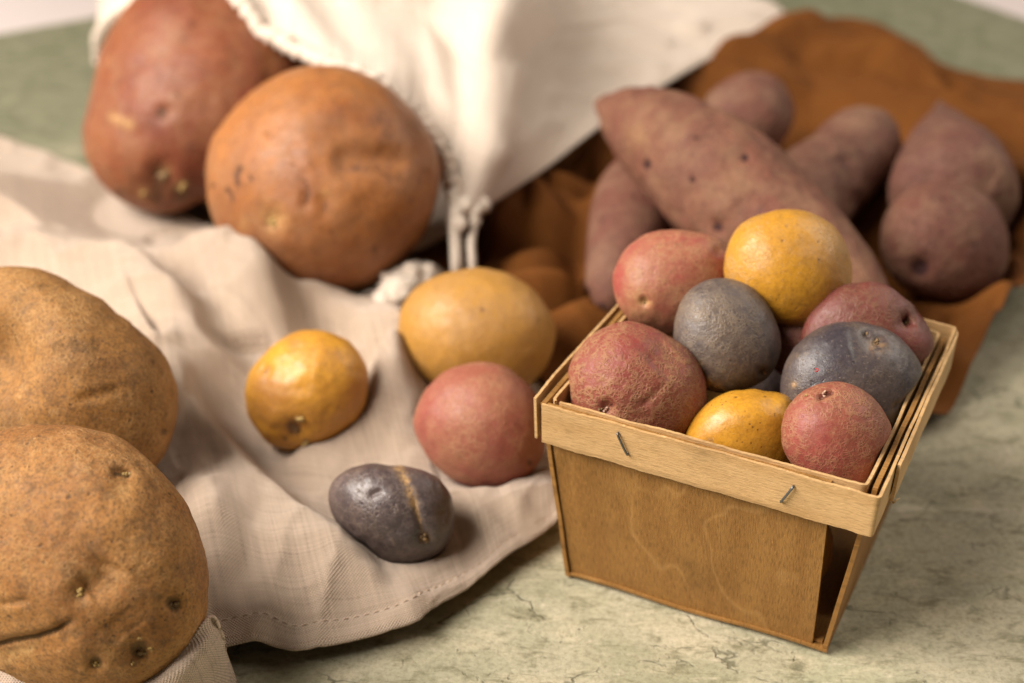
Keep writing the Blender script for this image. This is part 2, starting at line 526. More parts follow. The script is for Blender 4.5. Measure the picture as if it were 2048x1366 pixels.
def tuber(name, spine, mat, label, cat, group, seed, lump=.04, dims=(), scabs=(), eyes=(), pales=(), rings=150, sides=120):
    """A long sweet potato swept along a spine of (px, py, height, radius px)."""
    pts = np.array([np.append(at(s[0], s[1], s[2]), s[3] * ((at(s[0], s[1], s[2]) - CAM) @ F_) / FPX) for s in spine])
    Q = spline(pts, rings)
    P, rad = Q[:, :3], np.maximum(Q[:, 3], 1e-4)
    L = np.concatenate([[0], np.cumsum(np.linalg.norm(np.diff(P, axis=0), axis=1))])
    for e, sgn in ((0, 1), (-1, -1)):     # round the ends
        x = (L if e == 0 else L[-1] - L[::1])
        r0 = rad[e] if rad[e] > .004 else .004
        cap = np.clip(x / max(Q[e, 3] * .9, 5e-4), 0, 1)
        rad = rad * np.sqrt(np.clip(1 - (1 - cap) ** 2, 0, 1))
    T = np.gradient(P, axis=0); T /= np.linalg.norm(T, axis=1)[:, None]
    nrm = np.cross(T[0], [0, 0, 1.0])
    V = np.zeros((rings, sides, 3)); a = np.linspace(0, 2 * np.pi, sides, endpoint=False)
    for k in range(rings):
        nrm = nrm - T[k] * (nrm @ T[k]); nrm /= np.linalg.norm(nrm); bi = np.cross(T[k], nrm)
        V[k] = P[k] + max(rad[k], 1e-5) * (np.cos(a)[:, None] * nrm + np.sin(a)[:, None] * bi)
    V = V.reshape(-1, 3)
    i, j = np.meshgrid(np.arange(rings - 1), np.arange(sides), indexing='ij'); i, j = i.ravel(), j.ravel(); j2 = (j + 1) % sides
    Fc = np.stack([i * sides + j, i * sides + j2, (i + 1) * sides + j2, (i + 1) * sides + j], 1)
    return finish_potato(name, V, Fc, P.mean(0), mat, dims, scabs, eyes, pales, seed, lump, label, cat, group, None, None)

G_R, G_S, G_P = 'large russet potatoes at the left', 'orange sweet potatoes in the mouth of the cotton bag', 'purple sweet potatoes on the rust cloth'
G_L, G_B = 'small potatoes lying on the linen cloth', 'small potatoes in the wooden basket'

russ = dict(net=(.46, .27, .11), dark=(.085, .045, .02), cell=520, net_amt=.4, rough=.68, grit=.75, flakes=.6, speck=.9, contrast=.65, bump=.6, mott=20, spec=.25, scabc=(.2, .11, .04))
potato('russet_potato', [(-150, 1120), (-110, 950), (-30, 875), (40, 858), (110, 853), (200, 868), (280, 906), (340, 965), (385, 1030), (410, 1100), (416, 1160),
       (408, 1222), (390, 1272), (350, 1325), (290, 1372), (220, 1396), (140, 1392), (70, 1370), (0, 1333), (-80, 1270)],
       skin('russet_skin', (0.344, 0.16, 0.0448), (0.24, 0.0995, 0.0288), seed=1, **russ),
       'big tan russet potato with a long dark slit and sprouting eyes in the corner', 'potato', G_R, 1, zs=.004, depth=.95, sub=7, lump=.05,
       dims=[([(-40, 1300), (20, 1284), (70, 1276), (110, 1262), (148, 1240)], 7, .0032), ([(-40, 1312), (60, 1296), (150, 1262)], 26, .002),
             ([(222, 945), (244, 942), (265, 950)], 9, .0022), ([(250, 965)], 30, .0016), ([(225, 1120), (205, 1160), (170, 1185)], 34, .0032),
             ([(160, 1183)], 22, .0024), ([(348, 1208)], 17, .004), ([(280, 1303)], 20, .004), ([(192, 1328)], 16, .003), ([(0, 1208), (60, 1200)], 7, .0012),
             ([(230, 1230), (260, 1270)], 44, .001)],
       scabs=[([(348, 1208)], 17, 1), ([(280, 1303)], 20, 1), ([(192, 1328)], 15, .9), ([(-40, 1300), (20, 1286), (70, 1278), (110, 1264), (140, 1244)], 5, .9), ([(160, 1183)], 16, .5),
              ([(232, 944), (258, 948)], 5, .8), ([(265, 1328)], 8, .8)],
       pales=[([(250, 968)], 18, .5), ([(0, 1320), (60, 1303)], 14, .7)],
       eyes=[(252, 950, 10, BUD_PALE, 5), (160, 1183, 11, BUD_PALE, 5), (348, 1208, 11, BUD_DARK, 5), (280, 1303, 13, BUD_DARK, 6), (302, 1296, 7, BUD_PALE, 3), (278, 1276, 6, BUD_PALE, 3), (192, 1328, 9, BUD_PALE, 4), (264, 1328, 6, BUD_PALE, 3)])
potato('russet_potato', [(-170, 760), (-150, 620), (-80, 545), (0, 528), (60, 535), (150, 575), (230, 628), (290, 668), (332, 712), (355, 770), (359, 812), (347, 870), (318, 930),
       (250, 985), (150, 1020), (40, 1020), (-80, 960)],
       skin('russet_skin_two', (0.324, 0.153, 0.0405), (0.198, 0.09, 0.027), seed=2, **dict(russ, net_amt=.5)),
       'brown russet potato with crackled skin behind the big tan one at the left edge', 'potato', G_R, 2, zs=.004, depth=.95, lump=.05,
       dims=[([(-15, 705)], 75, .016), ([(150, 800), (200, 790), (240, 775)], 9, .0012), ([(262, 640), (320, 690)], 8, .0016), ([(330, 865)], 14, .002)],
       scabs=[([(0, 715)], 26, .55), ([(110, 690), (190, 700)], 30, .42), ([(265, 645), (300, 668)], 6, .7), ([(330, 865)], 9, .8)])  # first scab mark darkens the left hollow: shade painted into the skin

swt = dict(grit=.5, dark=(.09, .03, .012), cell=420, net_amt=.25, rough=.5, speck=.7, bump=.5, mott=15, spec=.35, scabc=(.12, .05, .02), dust=.55, contrast=.7, dust_col=(.27, .13, .06))
potato('sweet_potato', [(411, 350), (418, 285), (450, 230), (500, 185), (560, 148), (630, 128), (690, 130), (745, 152), (800, 195), (850, 255), (875, 310), (881, 370),
       (866, 430), (832, 490), (780, 542), (720, 577), (660, 587), (600, 581), (540, 560), (490, 526), (445, 472), (420, 412)],
       skin('orange_sweet_skin', (0.407, 0.154, 0.0394), (0.236, 0.082, 0.0294), (0.364, 0.19, 0.0878), 3, **swt),
       'large round orange sweet potato in front of the bag mouth', 'sweet potato', G_S, 3, zs=.004, depth=1.0, lump=.045,
       dims=[([(820, 330), (740, 320), (660, 325)], 28, .004), ([(480, 345)], 10, .0012), ([(462, 385)], 10, .001), ([(548, 440)], 18, .003), ([(612, 380), (612, 420)], 9, .0012), ([(648, 385), (648, 440)], 9, .0008)],
       scabs=[([(480, 335), (473, 350), (477, 370)], 7, .8), ([(452, 378), (462, 388), (466, 402)], 5, .8), ([(610, 362), (617, 380), (613, 408)], 5, .7), ([(500, 350), (505, 362)], 6, .6), ([(530, 270)], 16, .5), ([(800, 352), (740, 338), (690, 335)], 22, .42),
              ([(425, 372)], 7, .7), ([(582, 328)], 8, .6), ([(650, 400), (648, 440)], 5, .6), ([(822, 400)], 10, .5), ([(750, 500)], 14, .5), ([(570, 395)], 6, .6), ([(640, 560)], 20, .5)],
       pales=[([(548, 440)], 26, 1), ([(650, 385)], 8, .9), ([(490, 450)], 16, .5)],
       eyes=[(545, 442, 13, BUD_PALE, 5), (412, 348, 7, BUD_DARK, 3)])
potato('sweet_potato', [(169, 290), (172, 230), (188, 170), (208, 100), (240, 40), (300, -20), (380, -45), (470, -20), (560, 50), (620, 130), (610, 220), (540, 320), (440, 400),
       (400, 402), (360, 420), (318, 430), (260, 411), (215, 382), (180, 340)],
       skin('copper_sweet_skin', (0.281, 0.0904, 0.0329), (0.179, 0.039, 0.0191), (0.306, 0.15, 0.068), 4, **dict(swt, net_amt=.2)),
       'reddish copper sweet potato standing half inside the bag with a root scar at its tip', 'sweet potato', G_S, 4, zs=.004, depth=.9, lump=.05,
       dims=[([(318, 345)], 26, .004), ([(326, 225)], 16, .002), ([(310, 385)], 40, .003)],
       scabs=[([(325, 225)], 14, .8), ([(355, 190)], 10, .6), ([(380, 290)], 18, .45), ([(318, 350), (312, 395)], 20, .8), ([(360, 385)], 22, .75), ([(240, 385)], 20, .5)],
       pales=[([(225, 235), (260, 250)], 10, .9), ([(285, 388)], 10, .9), ([(362, 373)], 12, .9), ([(330, 345)], 12, .8)],
       eyes=[(330, 352, 18, BUD_DARK, 5), (366, 372, 12, BUD_PALE, 3), (286, 388, 9, BUD_PALE, 3)])

yel = dict(dark=(.17, .075, .016), lumpy=.22, grit=.3, flakes=.3, contrast=.32, net_amt=.35, rough=.44, speck=.65, bump=.3, mott=24, spec=.5, scabc=(.14, .06, .02))
potato('yellow_potato', [(487, 792), (495, 757), (520, 715), (560, 680), (605, 662), (650, 660), (695, 680), (725, 715), (739, 760), (735, 800), (715, 842), (672, 873), (620, 893), (570, 899), (535, 886), (505, 845)],
       skin('gold_skin', (.60, .29, .025), (.38, .165, .03), (.36, .17, .05), 5, cell=500, patch=(.45, .68), **yel),
       'small glossy yellow potato with brown scabs alone on the linen', 'potato', G_L, 5, zs=.004, depth=.95, sub=6,
       dims=[([(590, 858)], 22, .003), ([(520, 735), (545, 745)], 14, .001)],
       scabs=[([(588, 858)], 24, .7), ([(605, 835)], 9, .6), ([(612, 887)], 12, .8), ([(530, 740)], 18, .42), ([(570, 875)], 12, .5)],
       eyes=[(600, 838, 10, BUD_PALE, 4), (592, 858, 10, BUD_DARK, 4), (611, 886, 10, BUD_PALE, 4)])
potato('yellow_potato', [(796, 652), (805, 613), (830, 578), (870, 552), (920, 539), (980, 539), (1040, 559), (1085, 600), (1109, 650), (1109, 690), (1090, 737), (1055, 775), (1000, 795), (940, 798), (870, 778), (828, 745), (803, 705)],
       skin('ochre_skin', (0.416, 0.216, 0.048), (0.456, 0.228, 0.036), (0.336, 0.184, 0.072), 6, cell=600, **dict(yel, net_amt=.4, rough=.5, speck=.4)),
       'smooth ochre yellow potato lying behind the loose red potato', 'potato', G_L, 6, zs=.003, depth=.9, sub=6, lump=.03,
       scabs=[([(965, 620)], 6, .7), ([(985, 600)], 5, .5), ([(1075, 640)], 7, .5)])
potato('red_potato', [(827, 850), (835, 808), (865, 765), (910, 735), (955, 724), (1002, 730), (1047, 760), (1077, 797), (1093, 842), (1091, 892), (1066, 945), (1027, 971), (977, 978), (930, 969), (888, 945), (848, 903)],
       skin('pink_skin', (0.29, 0.0748, 0.0572), (0.317, 0.119, 0.0704), (0.387, 0.22, 0.11), 7, cell=480, dark=(.18, .05, .035), lumpy=.25, net_amt=.6, patch=(.38, .66), rough=.5, speck=.35, bump=.4, mott=26),
       'smooth pink red potato loose on the linen beside the basket', 'potato', G_L, 7, zs=.003, depth=.95, sub=6, lump=.03,
       scabs=[([(1060, 925)], 10, .7)], dims=[([(1060, 925)], 10, .001)])
potato('purple_potato', [(655, 995), (662, 968), (685, 944), (725, 930), (780, 931), (830, 935), (875, 955), (903, 990), (909, 1032), (901, 1072), (884, 1102), (850, 1123), (800, 1132), (765, 1121), (730, 1090), (690, 1061), (665, 1030)],
       skin('violet_skin', (0.054, 0.0396, 0.0432), (0.0936, 0.0662, 0.0634), (0.234, 0.171, 0.135), 8, cell=520, dark=(.014, .011, .014), net_amt=.4, rough=.36, speck=.75, bump=.5, mott=34, spec=.6, scabc=(.2, .11, .05)),
       'small shiny purple potato with a tan groove alone at the front of the linen', 'potato', G_L, 8, zs=.003, depth=.9, sub=6, lump=.04,
       dims=[([(795, 935), (815, 965), (830, 1000), (840, 1040), (847, 1070)], 8, .0007), ([(795, 935), (818, 965), (832, 1005), (845, 1070)], 30, .0010), ([(738, 992), (765, 980)], 6, .0010), ([(850, 1077)], 16, .0022), ([(888, 1025)], 12, .0012)],
       pales=[([(795, 930), (812, 958), (822, 985), (830, 1005)], 8, 1), ([(830, 1000), (840, 1040)], 5, .6)],
       scabs=[([(828, 995), (838, 1030), (846, 1065)], 4, .85), ([(850, 1077)], 15, .8), ([(740, 991), (764, 979)], 3, .5), ([(888, 1026)], 8, .7)],
       eyes=[(849, 1077, 11, BUD_DARK, 5)])

# --- small potatoes in the basket
redk = dict(dark=(.17, .03, .028), net_amt=.78, rough=.47, speck=.5, bump=.5, lumpy=.45, mott=30, spec=.4)
blu = dict(dark=(.018, .016, .024), rough=.42, speck=.6, bump=.45, mott=34, spec=.55)
potato('red_potato', [(1132, 772), (1140, 730), (1165, 690), (1200, 660), (1245, 643), (1290, 650), (1340, 672), (1385, 705), (1408, 755), (1412, 810), (1395, 860), (1350, 893), (1280, 905), (1210, 890), (1165, 855), (1140, 815)],
       skin('netted_red_skin', (0.226, 0.0351, 0.0351), (0.187, 0.0429, 0.0312), (0.32, 0.172, 0.078), 11, cell=640, patch=(.2, .6), **dict(redk, net_w=.2, net_amt=.75)),
       'wrinkled netted red potato at the front left of the basket', 'potato', G_B, 11, zc=.076, depth=.85, sub=6, lump=.035,
       dims=[([(1215, 815)], 14, .0025), ([(1280, 815), (1330, 770)], 6, .0006), ([(1310, 740), (1350, 700)], 40, .0015)],
       scabs=[([(1208, 820)], 9, 1), ([(1222, 812)], 5, .8)], eyes=[(1213, 820, 8, BUD_PINK, 4), (1203, 818, 6, BUD_DARK, 3)])
potato('red_potato', [(1225, 580), (1228, 540), (1245, 503), (1280, 475), (1330, 461), (1390, 465), (1442, 483), (1470, 530), (1465, 590), (1430, 640), (1380, 668), (1310, 664), (1260, 650), (1233, 620)],
       skin('rosy_skin', (0.31, 0.0619, 0.0533), (0.327, 0.142, 0.0774), (0.396, 0.228, 0.107), 12, cell=640, patch=(.36, .64), **dict(redk, net_amt=.5, bump=.35)),
       'rosy red potato at the back left of the basket beside the yellow one on top', 'potato', G_B, 12, zc=.088, depth=.85, sub=6, lump=.03,
       dims=[([(1288, 604)], 9, .002), ([(1440, 500)], 12, .0015)], scabs=[([(1290, 605)], 5, 1)], pales=[([(1288, 602)], 22, .8)], eyes=[(1289, 605, 5, BUD_DARK, 3)])
potato('yellow_potato', [(1447, 545), (1452, 508), (1468, 465), (1495, 438), (1530, 428), (1580, 420), (1630, 427), (1670, 455), (1695, 495), (1704, 540), (1698, 592), (1678, 632), (1640, 653), (1595, 656), (1545, 642), (1500, 618), (1462, 588)],
       skin('netted_gold_skin', (0.516, 0.245, 0.0189), (0.387, 0.172, 0.0275), (0.413, 0.241, 0.086), 13, cell=620, patch=(.38, .62), **dict(yel, net_amt=.7, rough=.4, bump=.45, speck=.75)),
       'round yellow potato crowning the heap in the basket', 'potato', G_B, 13, zc=.10, depth=.9, sub=6, lump=.03, scabs=[([(1575, 450)], 10, .4)], pales=[([(1620, 470)], 60, .45)])
potato('purple_potato', [(1347, 668), (1352, 630), (1370, 590), (1405, 563), (1445, 557), (1490, 568), (1525, 597), (1550, 640), (1562, 685), (1556, 722), (1535, 757), (1500, 776), (1450, 787), (1405, 776), (1370, 742), (1352, 706)],
       skin('slate_skin', (0.08, 0.064, 0.066), (0.132, 0.096, 0.0761), (0.264, 0.196, 0.125), 14, cell=800, patch=(.3, .6), net_amt=.4, **blu),
       'dusty grey purple potato in the middle of the basket heap', 'potato', G_B, 14, zc=.086, depth=.8, sub=6, lump=.025,
       dims=[([(1405, 752)], 8, .0014), ([(1527, 745)], 10, .002)], scabs=[([(1405, 753)], 7, .8), ([(1527, 745)], 9, .9), ([(1400, 725)], 4, .8)], pales=[([(1405, 762), (1440, 778)], 10, .9), ([(1400, 726)], 5, .7)],
       eyes=[(1406, 752, 5, BUD_DARK, 3), (1528, 745, 6, BUD_DARK, 3)])
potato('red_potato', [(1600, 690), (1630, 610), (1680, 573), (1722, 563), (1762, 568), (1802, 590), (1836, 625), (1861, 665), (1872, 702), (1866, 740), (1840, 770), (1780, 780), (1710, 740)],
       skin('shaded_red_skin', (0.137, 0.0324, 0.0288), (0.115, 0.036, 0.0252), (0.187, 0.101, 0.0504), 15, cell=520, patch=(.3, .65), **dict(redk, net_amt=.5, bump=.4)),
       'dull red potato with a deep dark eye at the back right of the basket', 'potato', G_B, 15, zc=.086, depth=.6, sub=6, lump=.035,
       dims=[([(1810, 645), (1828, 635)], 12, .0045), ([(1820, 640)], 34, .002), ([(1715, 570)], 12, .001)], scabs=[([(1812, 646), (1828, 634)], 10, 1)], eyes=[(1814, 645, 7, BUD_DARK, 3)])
bl = potato('purple_potato', [(1560, 762), (1575, 715), (1600, 682), (1640, 655), (1700, 644), (1750, 650), (1795, 672), (1830, 710), (1851, 760), (1849, 806), (1830, 850), (1790, 893), (1740, 912), (1650, 895), (1590, 855), (1563, 810)],
       skin('dark_blue_skin', (0.0518, 0.0414, 0.048), (0.0888, 0.0666, 0.06), (0.222, 0.159, 0.0932), 16, cell=800, patch=(.4, .7), net_amt=.35, **dict(blu, rough=.38)),
       'large dark purple potato with a stem scar on the right side of the basket', 'potato', G_B, 16, zc=.078, depth=.7, sub=6, lump=.03,
       dims=[([(1753, 682)], 16, .0025), ([(1733, 667)], 9, .002), ([(1745, 690), (1700, 700)], 30, .0012), ([(1800, 805), (1790, 820)], 6, .001)], scabs=[([(1753, 683)], 9, .9), ([(1733, 666)], 6, .9)],
       pales=[([(1755, 690)], 16, .5), ([(1587, 770)], 6, .7)], eyes=[(1754, 682, 7, BUD_DARK, 4), (1734, 666, 5, BUD_DARK, 3)])
potato('yellow_potato', [(1368, 885), (1380, 850), (1405, 815), (1440, 791), (1485, 780), (1530, 783), (1562, 787), (1582, 795), (1592, 815), (1600, 860), (1592, 910), (1560, 950), (1480, 965), (1400, 940)],
       skin('waxy_yellow_skin', (0.577, 0.288, 0.0223), (0.502, 0.233, 0.0233), (0.372, 0.186, 0.0512), 17, cell=420, patch=(.5, .75), **dict(yel, net_amt=.35, rough=.34, speck=.9)),
       'waxy yellow potato with dark freckles low at the front of the basket', 'potato', G_B, 17, zc=.068, depth=.85, sub=6, lump=.025, dims=[([(1545, 800)], 18, .001)],
       scabs=[([(1420, 880)], 14, .5), ([(1405, 885)], 8, .5)])
potato('red_potato', [(1563, 862), (1572, 820), (1600, 785), (1640, 767), (1690, 764), (1735, 785), (1768, 825), (1787, 870), (1788, 912), (1775, 947), (1745, 975), (1690, 990), (1630, 973), (1590, 938), (1568, 898)],
       skin('dusty_red_skin', (0.271, 0.0533, 0.0451), (0.238, 0.0656, 0.041), (0.369, 0.205, 0.0984), 18, cell=660, patch=(.25, .62), **dict(redk, net_amt=.62)),
       'round dusty red potato in the front right corner of the basket', 'potato', G_B, 18, zc=.078, depth=.85, sub=6, lump=.025,
       dims=[([(1635, 800), (1650, 788), (1670, 782)], 7, .002)], scabs=[([(1640, 795), (1665, 783)], 4, .8)], eyes=[(1649, 786, 7, BUD_PINK, 4), (1611, 792, 5, BUD_PALE, 3)])
potato('purple_potato', [(1500, 740), (1530, 690), (1570, 680), (1610, 720), (1600, 790), (1550, 810), (1510, 790)],
       skin('dark_inner_skin', (.10, .07, .08), (.14, .1, .09), (.22, .15, .1), 19, net_amt=.3, **blu),
       'dark purple potato mostly hidden in the gap between the two visible purple ones', 'potato', G_B, 19, zc=.052, depth=.8, sub=5)
potato('yellow_potato', [(1537, 1048), (1562, 1018), (1602, 1008), (1642, 1023), (1662, 1063), (1664, 1108), (1647, 1153), (1622, 1180), (1592, 1183), (1557, 1158), (1537, 1108)],
       skin('inner_tan_skin', (.34, .18, .05), (.28, .14, .04), (.32, .17, .07), 20, net_amt=.4, **{k: v for k, v in yel.items() if k != 'net_amt'}),
       'tan potato deep inside the basket glimpsed through the open corner slot', 'potato', G_B, 20, zc=.024, depth=.8, sub=5)

potato('red_potato', [(1530, 690), (1550, 640), (1600, 615), (1660, 620), (1700, 660), (1700, 720), (1660, 760), (1600, 765), (1550, 740)],
       skin('hidden_red_skin', (0.21, 0.049, 0.042), (0.168, 0.0455, 0.035), (0.252, 0.126, 0.063), 27, cell=480, **redk),
       'red potato almost covered below the crowning yellow one', 'potato', G_B, 27, zc=.074, depth=.7, sub=5)

# --- purple sweet potatoes
pur = dict(grit=.6, flakes=.5, dark=(.055, .02, .02), cell=380, net_amt=.35, rough=.66, speck=.7, bump=.9, mott=26, contrast=.75, lumpy=1.0, spec=.22, scabc=(.05, .022, .022), dust=.5)
tuber('purple_sweet_potato', [(1190, 207, .072, 6), (1215, 212, .074, 28), (1262, 238, .075, 66), (1340, 290, .075, 104), (1450, 378, .068, 128), (1560, 480, .056, 128), (1680, 600, .045, 100), (1770, 690, .035, 50)],
      skin('mauve_sweet_skin', (0.201, 0.0771, 0.0479), (0.168, 0.0671, 0.0451), (0.242, 0.134, 0.0805), 21, dust_col=(.27, .16, .09), **pur),
      'long dusty purple sweet potato slanting across the others with a pointed tip', 'sweet potato', G_P, 21, lump=.05,
      dims=[([(1293, 328)], 10, .0025), ([(1435, 455)], 12, .003), ([(1490, 315)], 9, .0018), ([(1385, 358)], 8, .0015), ([(1440, 410)], 30, -.002)],
      scabs=[([(1293, 328)], 10, 1), ([(1435, 455)], 11, 1), ([(1490, 315)], 10, .9), ([(1384, 358)], 9, .8), ([(1313, 180)], 6, .6), ([(1230, 255)], 14, .4), ([(1320, 300)], 9, .5), ([(1395, 275)], 20, .4)],
      pales=[([(1270, 275)], 30, .22)])
tuber('purple_sweet_potato', [(1290, 330, .040, 50), (1272, 400, .038, 82), (1252, 500, .034, 80), (1222, 585, .024, 55), (1208, 612, .018, 38)],
      skin('plum_sweet_skin', (0.181, 0.0704, 0.0479), (0.148, 0.0604, 0.0423), (0.221, 0.12, 0.0738), 22, dust_col=(.22, .13, .08), **pur),
      'plum sweet potato lying under the long one beside the left rim of the basket', 'sweet potato', G_P, 22, lump=.02, scabs=[([(1200, 615)], 12, .8)])
tuber('purple_sweet_potato', [(1440, 290, .030, 50), (1480, 250, .034, 85), (1510, 220, .036, 80), (1530, 200, .036, 55)],
      skin('rose_sweet_skin', (0.187, 0.0704, 0.0479), (0.154, 0.0604, 0.0423), (0.215, 0.12, 0.0805), 23, dust_col=(.26, .16, .1), **pur),
      'rear purple sweet potato peeking out behind the middle of the long one', 'sweet potato', G_P, 23, lump=.04)
tuber('purple_sweet_potato', [(1745, 272, .036, 50), (1722, 295, .036, 84), (1675, 340, .034, 84), (1625, 385, .036, 96), (1570, 450, .034, 90), (1530, 500, .03, 60)],
      skin('brown_sweet_skin', (0.168, 0.0738, 0.0479), (0.148, 0.0604, 0.0423), (0.201, 0.12, 0.0805), 24, dust_col=(.27, .165, .10), **pur),
      'brownish crooked purple sweet potato lying between the long one and the right hand pair', 'sweet potato', G_P, 24, lump=.05,
      dims=[([(1690, 300), (1700, 360), (1705, 420)], 22, .004), ([(1680, 265)], 14, .0015)], scabs=[([(1680, 268), (1700, 262)], 8, .5)])
tuber('purple_sweet_potato', [(1879, 206, .036, 6), (1882, 226, .037, 18), (1887, 256, .038, 42), (1893, 300, .040, 76), (1902, 350, .041, 112), (1906, 400, .041, 126), (1906, 430, .040, 100)],
      skin('dusky_sweet_skin', (0.161, 0.0671, 0.0479), (0.127, 0.0503, 0.0395), (0.201, 0.114, 0.0738), 25, dust_col=(.24, .145, .09), **pur),
      'dusky purple sweet potato with a nipple tip at the back of the right hand pair', 'sweet potato', G_P, 25, lump=.04)
potato('purple_sweet_potato', [(1760, 490), (1768, 440), (1790, 400), (1830, 372), (1885, 361), (1940, 372), (1985, 402), (2012, 450), (2020, 500), (2008, 550), (1975, 585), (1920, 606), (1860, 600), (1810, 578), (1775, 540)],
      skin('round_sweet_skin', (0.161, 0.057, 0.0395), (0.134, 0.0503, 0.0366), (0.201, 0.114, 0.0738), 26, dust_col=(.22, .13, .08), **pur),
      'blunt purple sweet potato end facing forward at the front of the right hand pair', 'sweet potato', G_P, 26, zc=.036, depth=1.0, lump=.03,
      dims=[([(1840, 535)], 20, .004)], scabs=[([(1840, 537)], 18, 1), ([(1950, 490)], 14, .5)])

# ------------------------------------------------------------------ basket
BZ = .0012
top4 = [np.append(BX + bu * BW * i + bv * BD * j, BH) for i, j in ((0, 0), (1, 0), (1, 1), (0, 1))]
b0 = at(1134, 1148, BZ); b1 = at(1652, 1303, BZ)
fw = b1 - b0
bb = bv * .092
bot4 = [b0, b1, b1 + np.append(bb, 0), b0 + np.append(bb, 0)]
def bpt(i, j, k, ins=0.0):
    """i across the front, j towards the back, k 0 bottom .. 1 rim; ins pulls inwards (metres)."""
    def lerp(q): return (q[0] * (1 - i) + q[1] * i) * (1 - j) + (q[3] * (1 - i) + q[2] * i) * j
    return lerp(bot4) * (1 - k) + lerp(top4) * k

def wood(name, a, b, grain_axis, streak=None, seed=0, flecks=.6, dirt=False):
    n = NT(name); v = n.uv()
    def sc(al, ac): return (al, ac, 1) if grain_axis == 'u' else (ac, al, 1)
    g1 = n.noise(n.vec(v, sc(14, 90), (seed, seed, 0)), 1.0, 5, .6, .5)
    g2 = n.noise(n.vec(v, sc(230, 1700), (seed, 2, 0)), 1.0, 4, .65, .2)
    g3 = n.noise(n.vec(v, sc(420, 2200), (1, seed, 0)), 1.0, 3, .6)
    col = n.mix(n.ramp(g1, .35, .65), a, b)
    dk = tuple(c * .4 for c in a); lt = tuple(min(1, c * 1.6) for c in b)
    col = n.mix(n.ramp(g2, .34, .54, .75 * flecks, 0), col, dk)
    col = n.mix(n.ramp(g3, .58, .72, 0, flecks * .9), col, lt)
    col = n.mix(n.ramp(n.noise(v, 30, 5, .6), .48, .75, 0, .35), col, dk)
    if dirt:
        gd = n.noise(n.vec(v, sc(7, 330), (seed, 4, 0)), 1.0, 4, .6, .3)
        col = n.mix(n.ramp(gd, .58, .70, 0, .5), col, tuple(c * .55 for c in a))
    if streak:
        w = n.math('ADD', n.noise(n.vec(v, (14, 9, 1), (seed + .35, 0, 0)), 1.0, 3, .5, .3), n.math('MULTIPLY', n.sepx(v), 2.6))
        w = n.math('ADD', w, n.math('MULTIPLY', n.noise(v, 60, 3), .035))
        band = n.math('ABSOLUTE', n.math('SUBTRACT', n.math('FRACT', n.math('MULTIPLY', w, 6.0)), .5))
        st = n.math('MULTIPLY', n.ramp(band, .085, .0), n.ramp(n.noise(v, 22, 3), .38, .54))
        col = n.mix(n.math('MULTIPLY', st, .24), col, streak)
    h = n.math('ADD', n.math('MULTIPLY', g2, 1.0), n.math('MULTIPLY', g3, .6))
    return n.finish(col, n.ramp(g2, .3, .7, .5, .7), h, spec=.3, strength=.45, dist=.0005)
PANEL = wood('stained_veneer', (.26, .126, .032), (.315, .16, .044), 'v', (.52, .30, .11), 3, .7)
PANEL_EDGE = wood('veneer_edge', (.33, .165, .05), (.44, .23, .08), 'u', None, 5)
RIM = wood('pale_veneer', (.50, .305, .13), (.58, .375, .175), 'u', None, 8, .45, True)

basket = bpy.data.objects.new('berry_basket', None); C.objects.link(basket)
basket.location = bpy_loc = (b0 + b1) / 2 + np.append(bb / 2, 0) - np.array([0, 0, BZ])
tag(basket, 'small wooden berry basket with pale stapled rim and stained veneer sides, filled with potatoes', 'basket')
BL = np.array(basket.location)

def sheet(name, grid, thick, mat, parent, uvs, out_dir, rough_edge=0.0, seed=0):
    """grid (nu,nv,3) outer surface; a solid sheet of the given thickness behind it."""
    nu, nv = grid.shape[:2]
    G = grid.reshape(-1, 3)
    O = G - np.asarray(out_dir).reshape(-1, 3) * thick
    V = np.vstack([G, O]); N = nu * nv
    fa = grid_faces(nu, nv); fb = fa[:, ::-1] + N
    idx = np.arange(N).reshape(nu, nv)
    loop = np.concatenate([idx[:, 0], idx[-1, 1:], idx[-2::-1, -1], idx[0, -2:0:-1]])
    l2 = np.roll(loop, -1)
    fs = np.stack([loop, loop + N, l2 + N, l2], 1)
    me = np_mesh(name, V, np.vstack([fa, fb, fs]))
    bmx = bmesh.new(); bmx.from_mesh(me); bmesh.ops.recalc_face_normals(bmx, faces=bmx.faces)
    for e in bmx.edges:
        if len(e.link_faces) == 2 and e.calc_face_angle(0) > .6: e.smooth = False
    bmx.to_mesh(me); bmx.free()
    set_uv(me, np.vstack([uvs.reshape(-1, 2)] * 2))
    o = link(name, me, mat, parent)
    return o

def panel(name, f, i0, i1, k0, k1, out, thick=.0013, bow=0.0, seed=0, nu=50, nv=30):
    """f(s,k) -> point, s along the panel."""
    s = np.linspace(0, 1, nu); k = np.linspace(0, 1, nv)
    G = np.zeros((nu, nv, 3)); uv = np.zeros((nu, nv, 2)); od = np.zeros((nu, nv, 3))
    for a in range(nu):
        for b in range(nv):
            kk = k0 + (k1 - k0) * k[b]
            lo = i0[0] + (i1[0] - i0[0]) * s[a]; hi = i0[1] + (i1[1] - i0[1]) * s[a]
            ss = lo * (1 - kk) + hi * kk
            p = f(ss, kk) + np.asarray(out) * bow * math.sin(math.pi * s[a]) * math.sin(math.pi * min(1, kk))
            G[a, b] = p; uv[a, b] = (s[a] * .11 + seed, k[b] * .08); od[a, b] = out
    G += (fbm(G.reshape(-1, 3) * 40 + seed, 2) * .0004).reshape(nu, nv, 1) * np.asarray(out)
    return sheet(name, G - BL, thick, PANEL, basket, uv, od)
fo = np.append(-bv, .1); fo /= np.linalg.norm(fo)
ro = np.append(bu, .1); ro /= np.linalg.norm(ro)
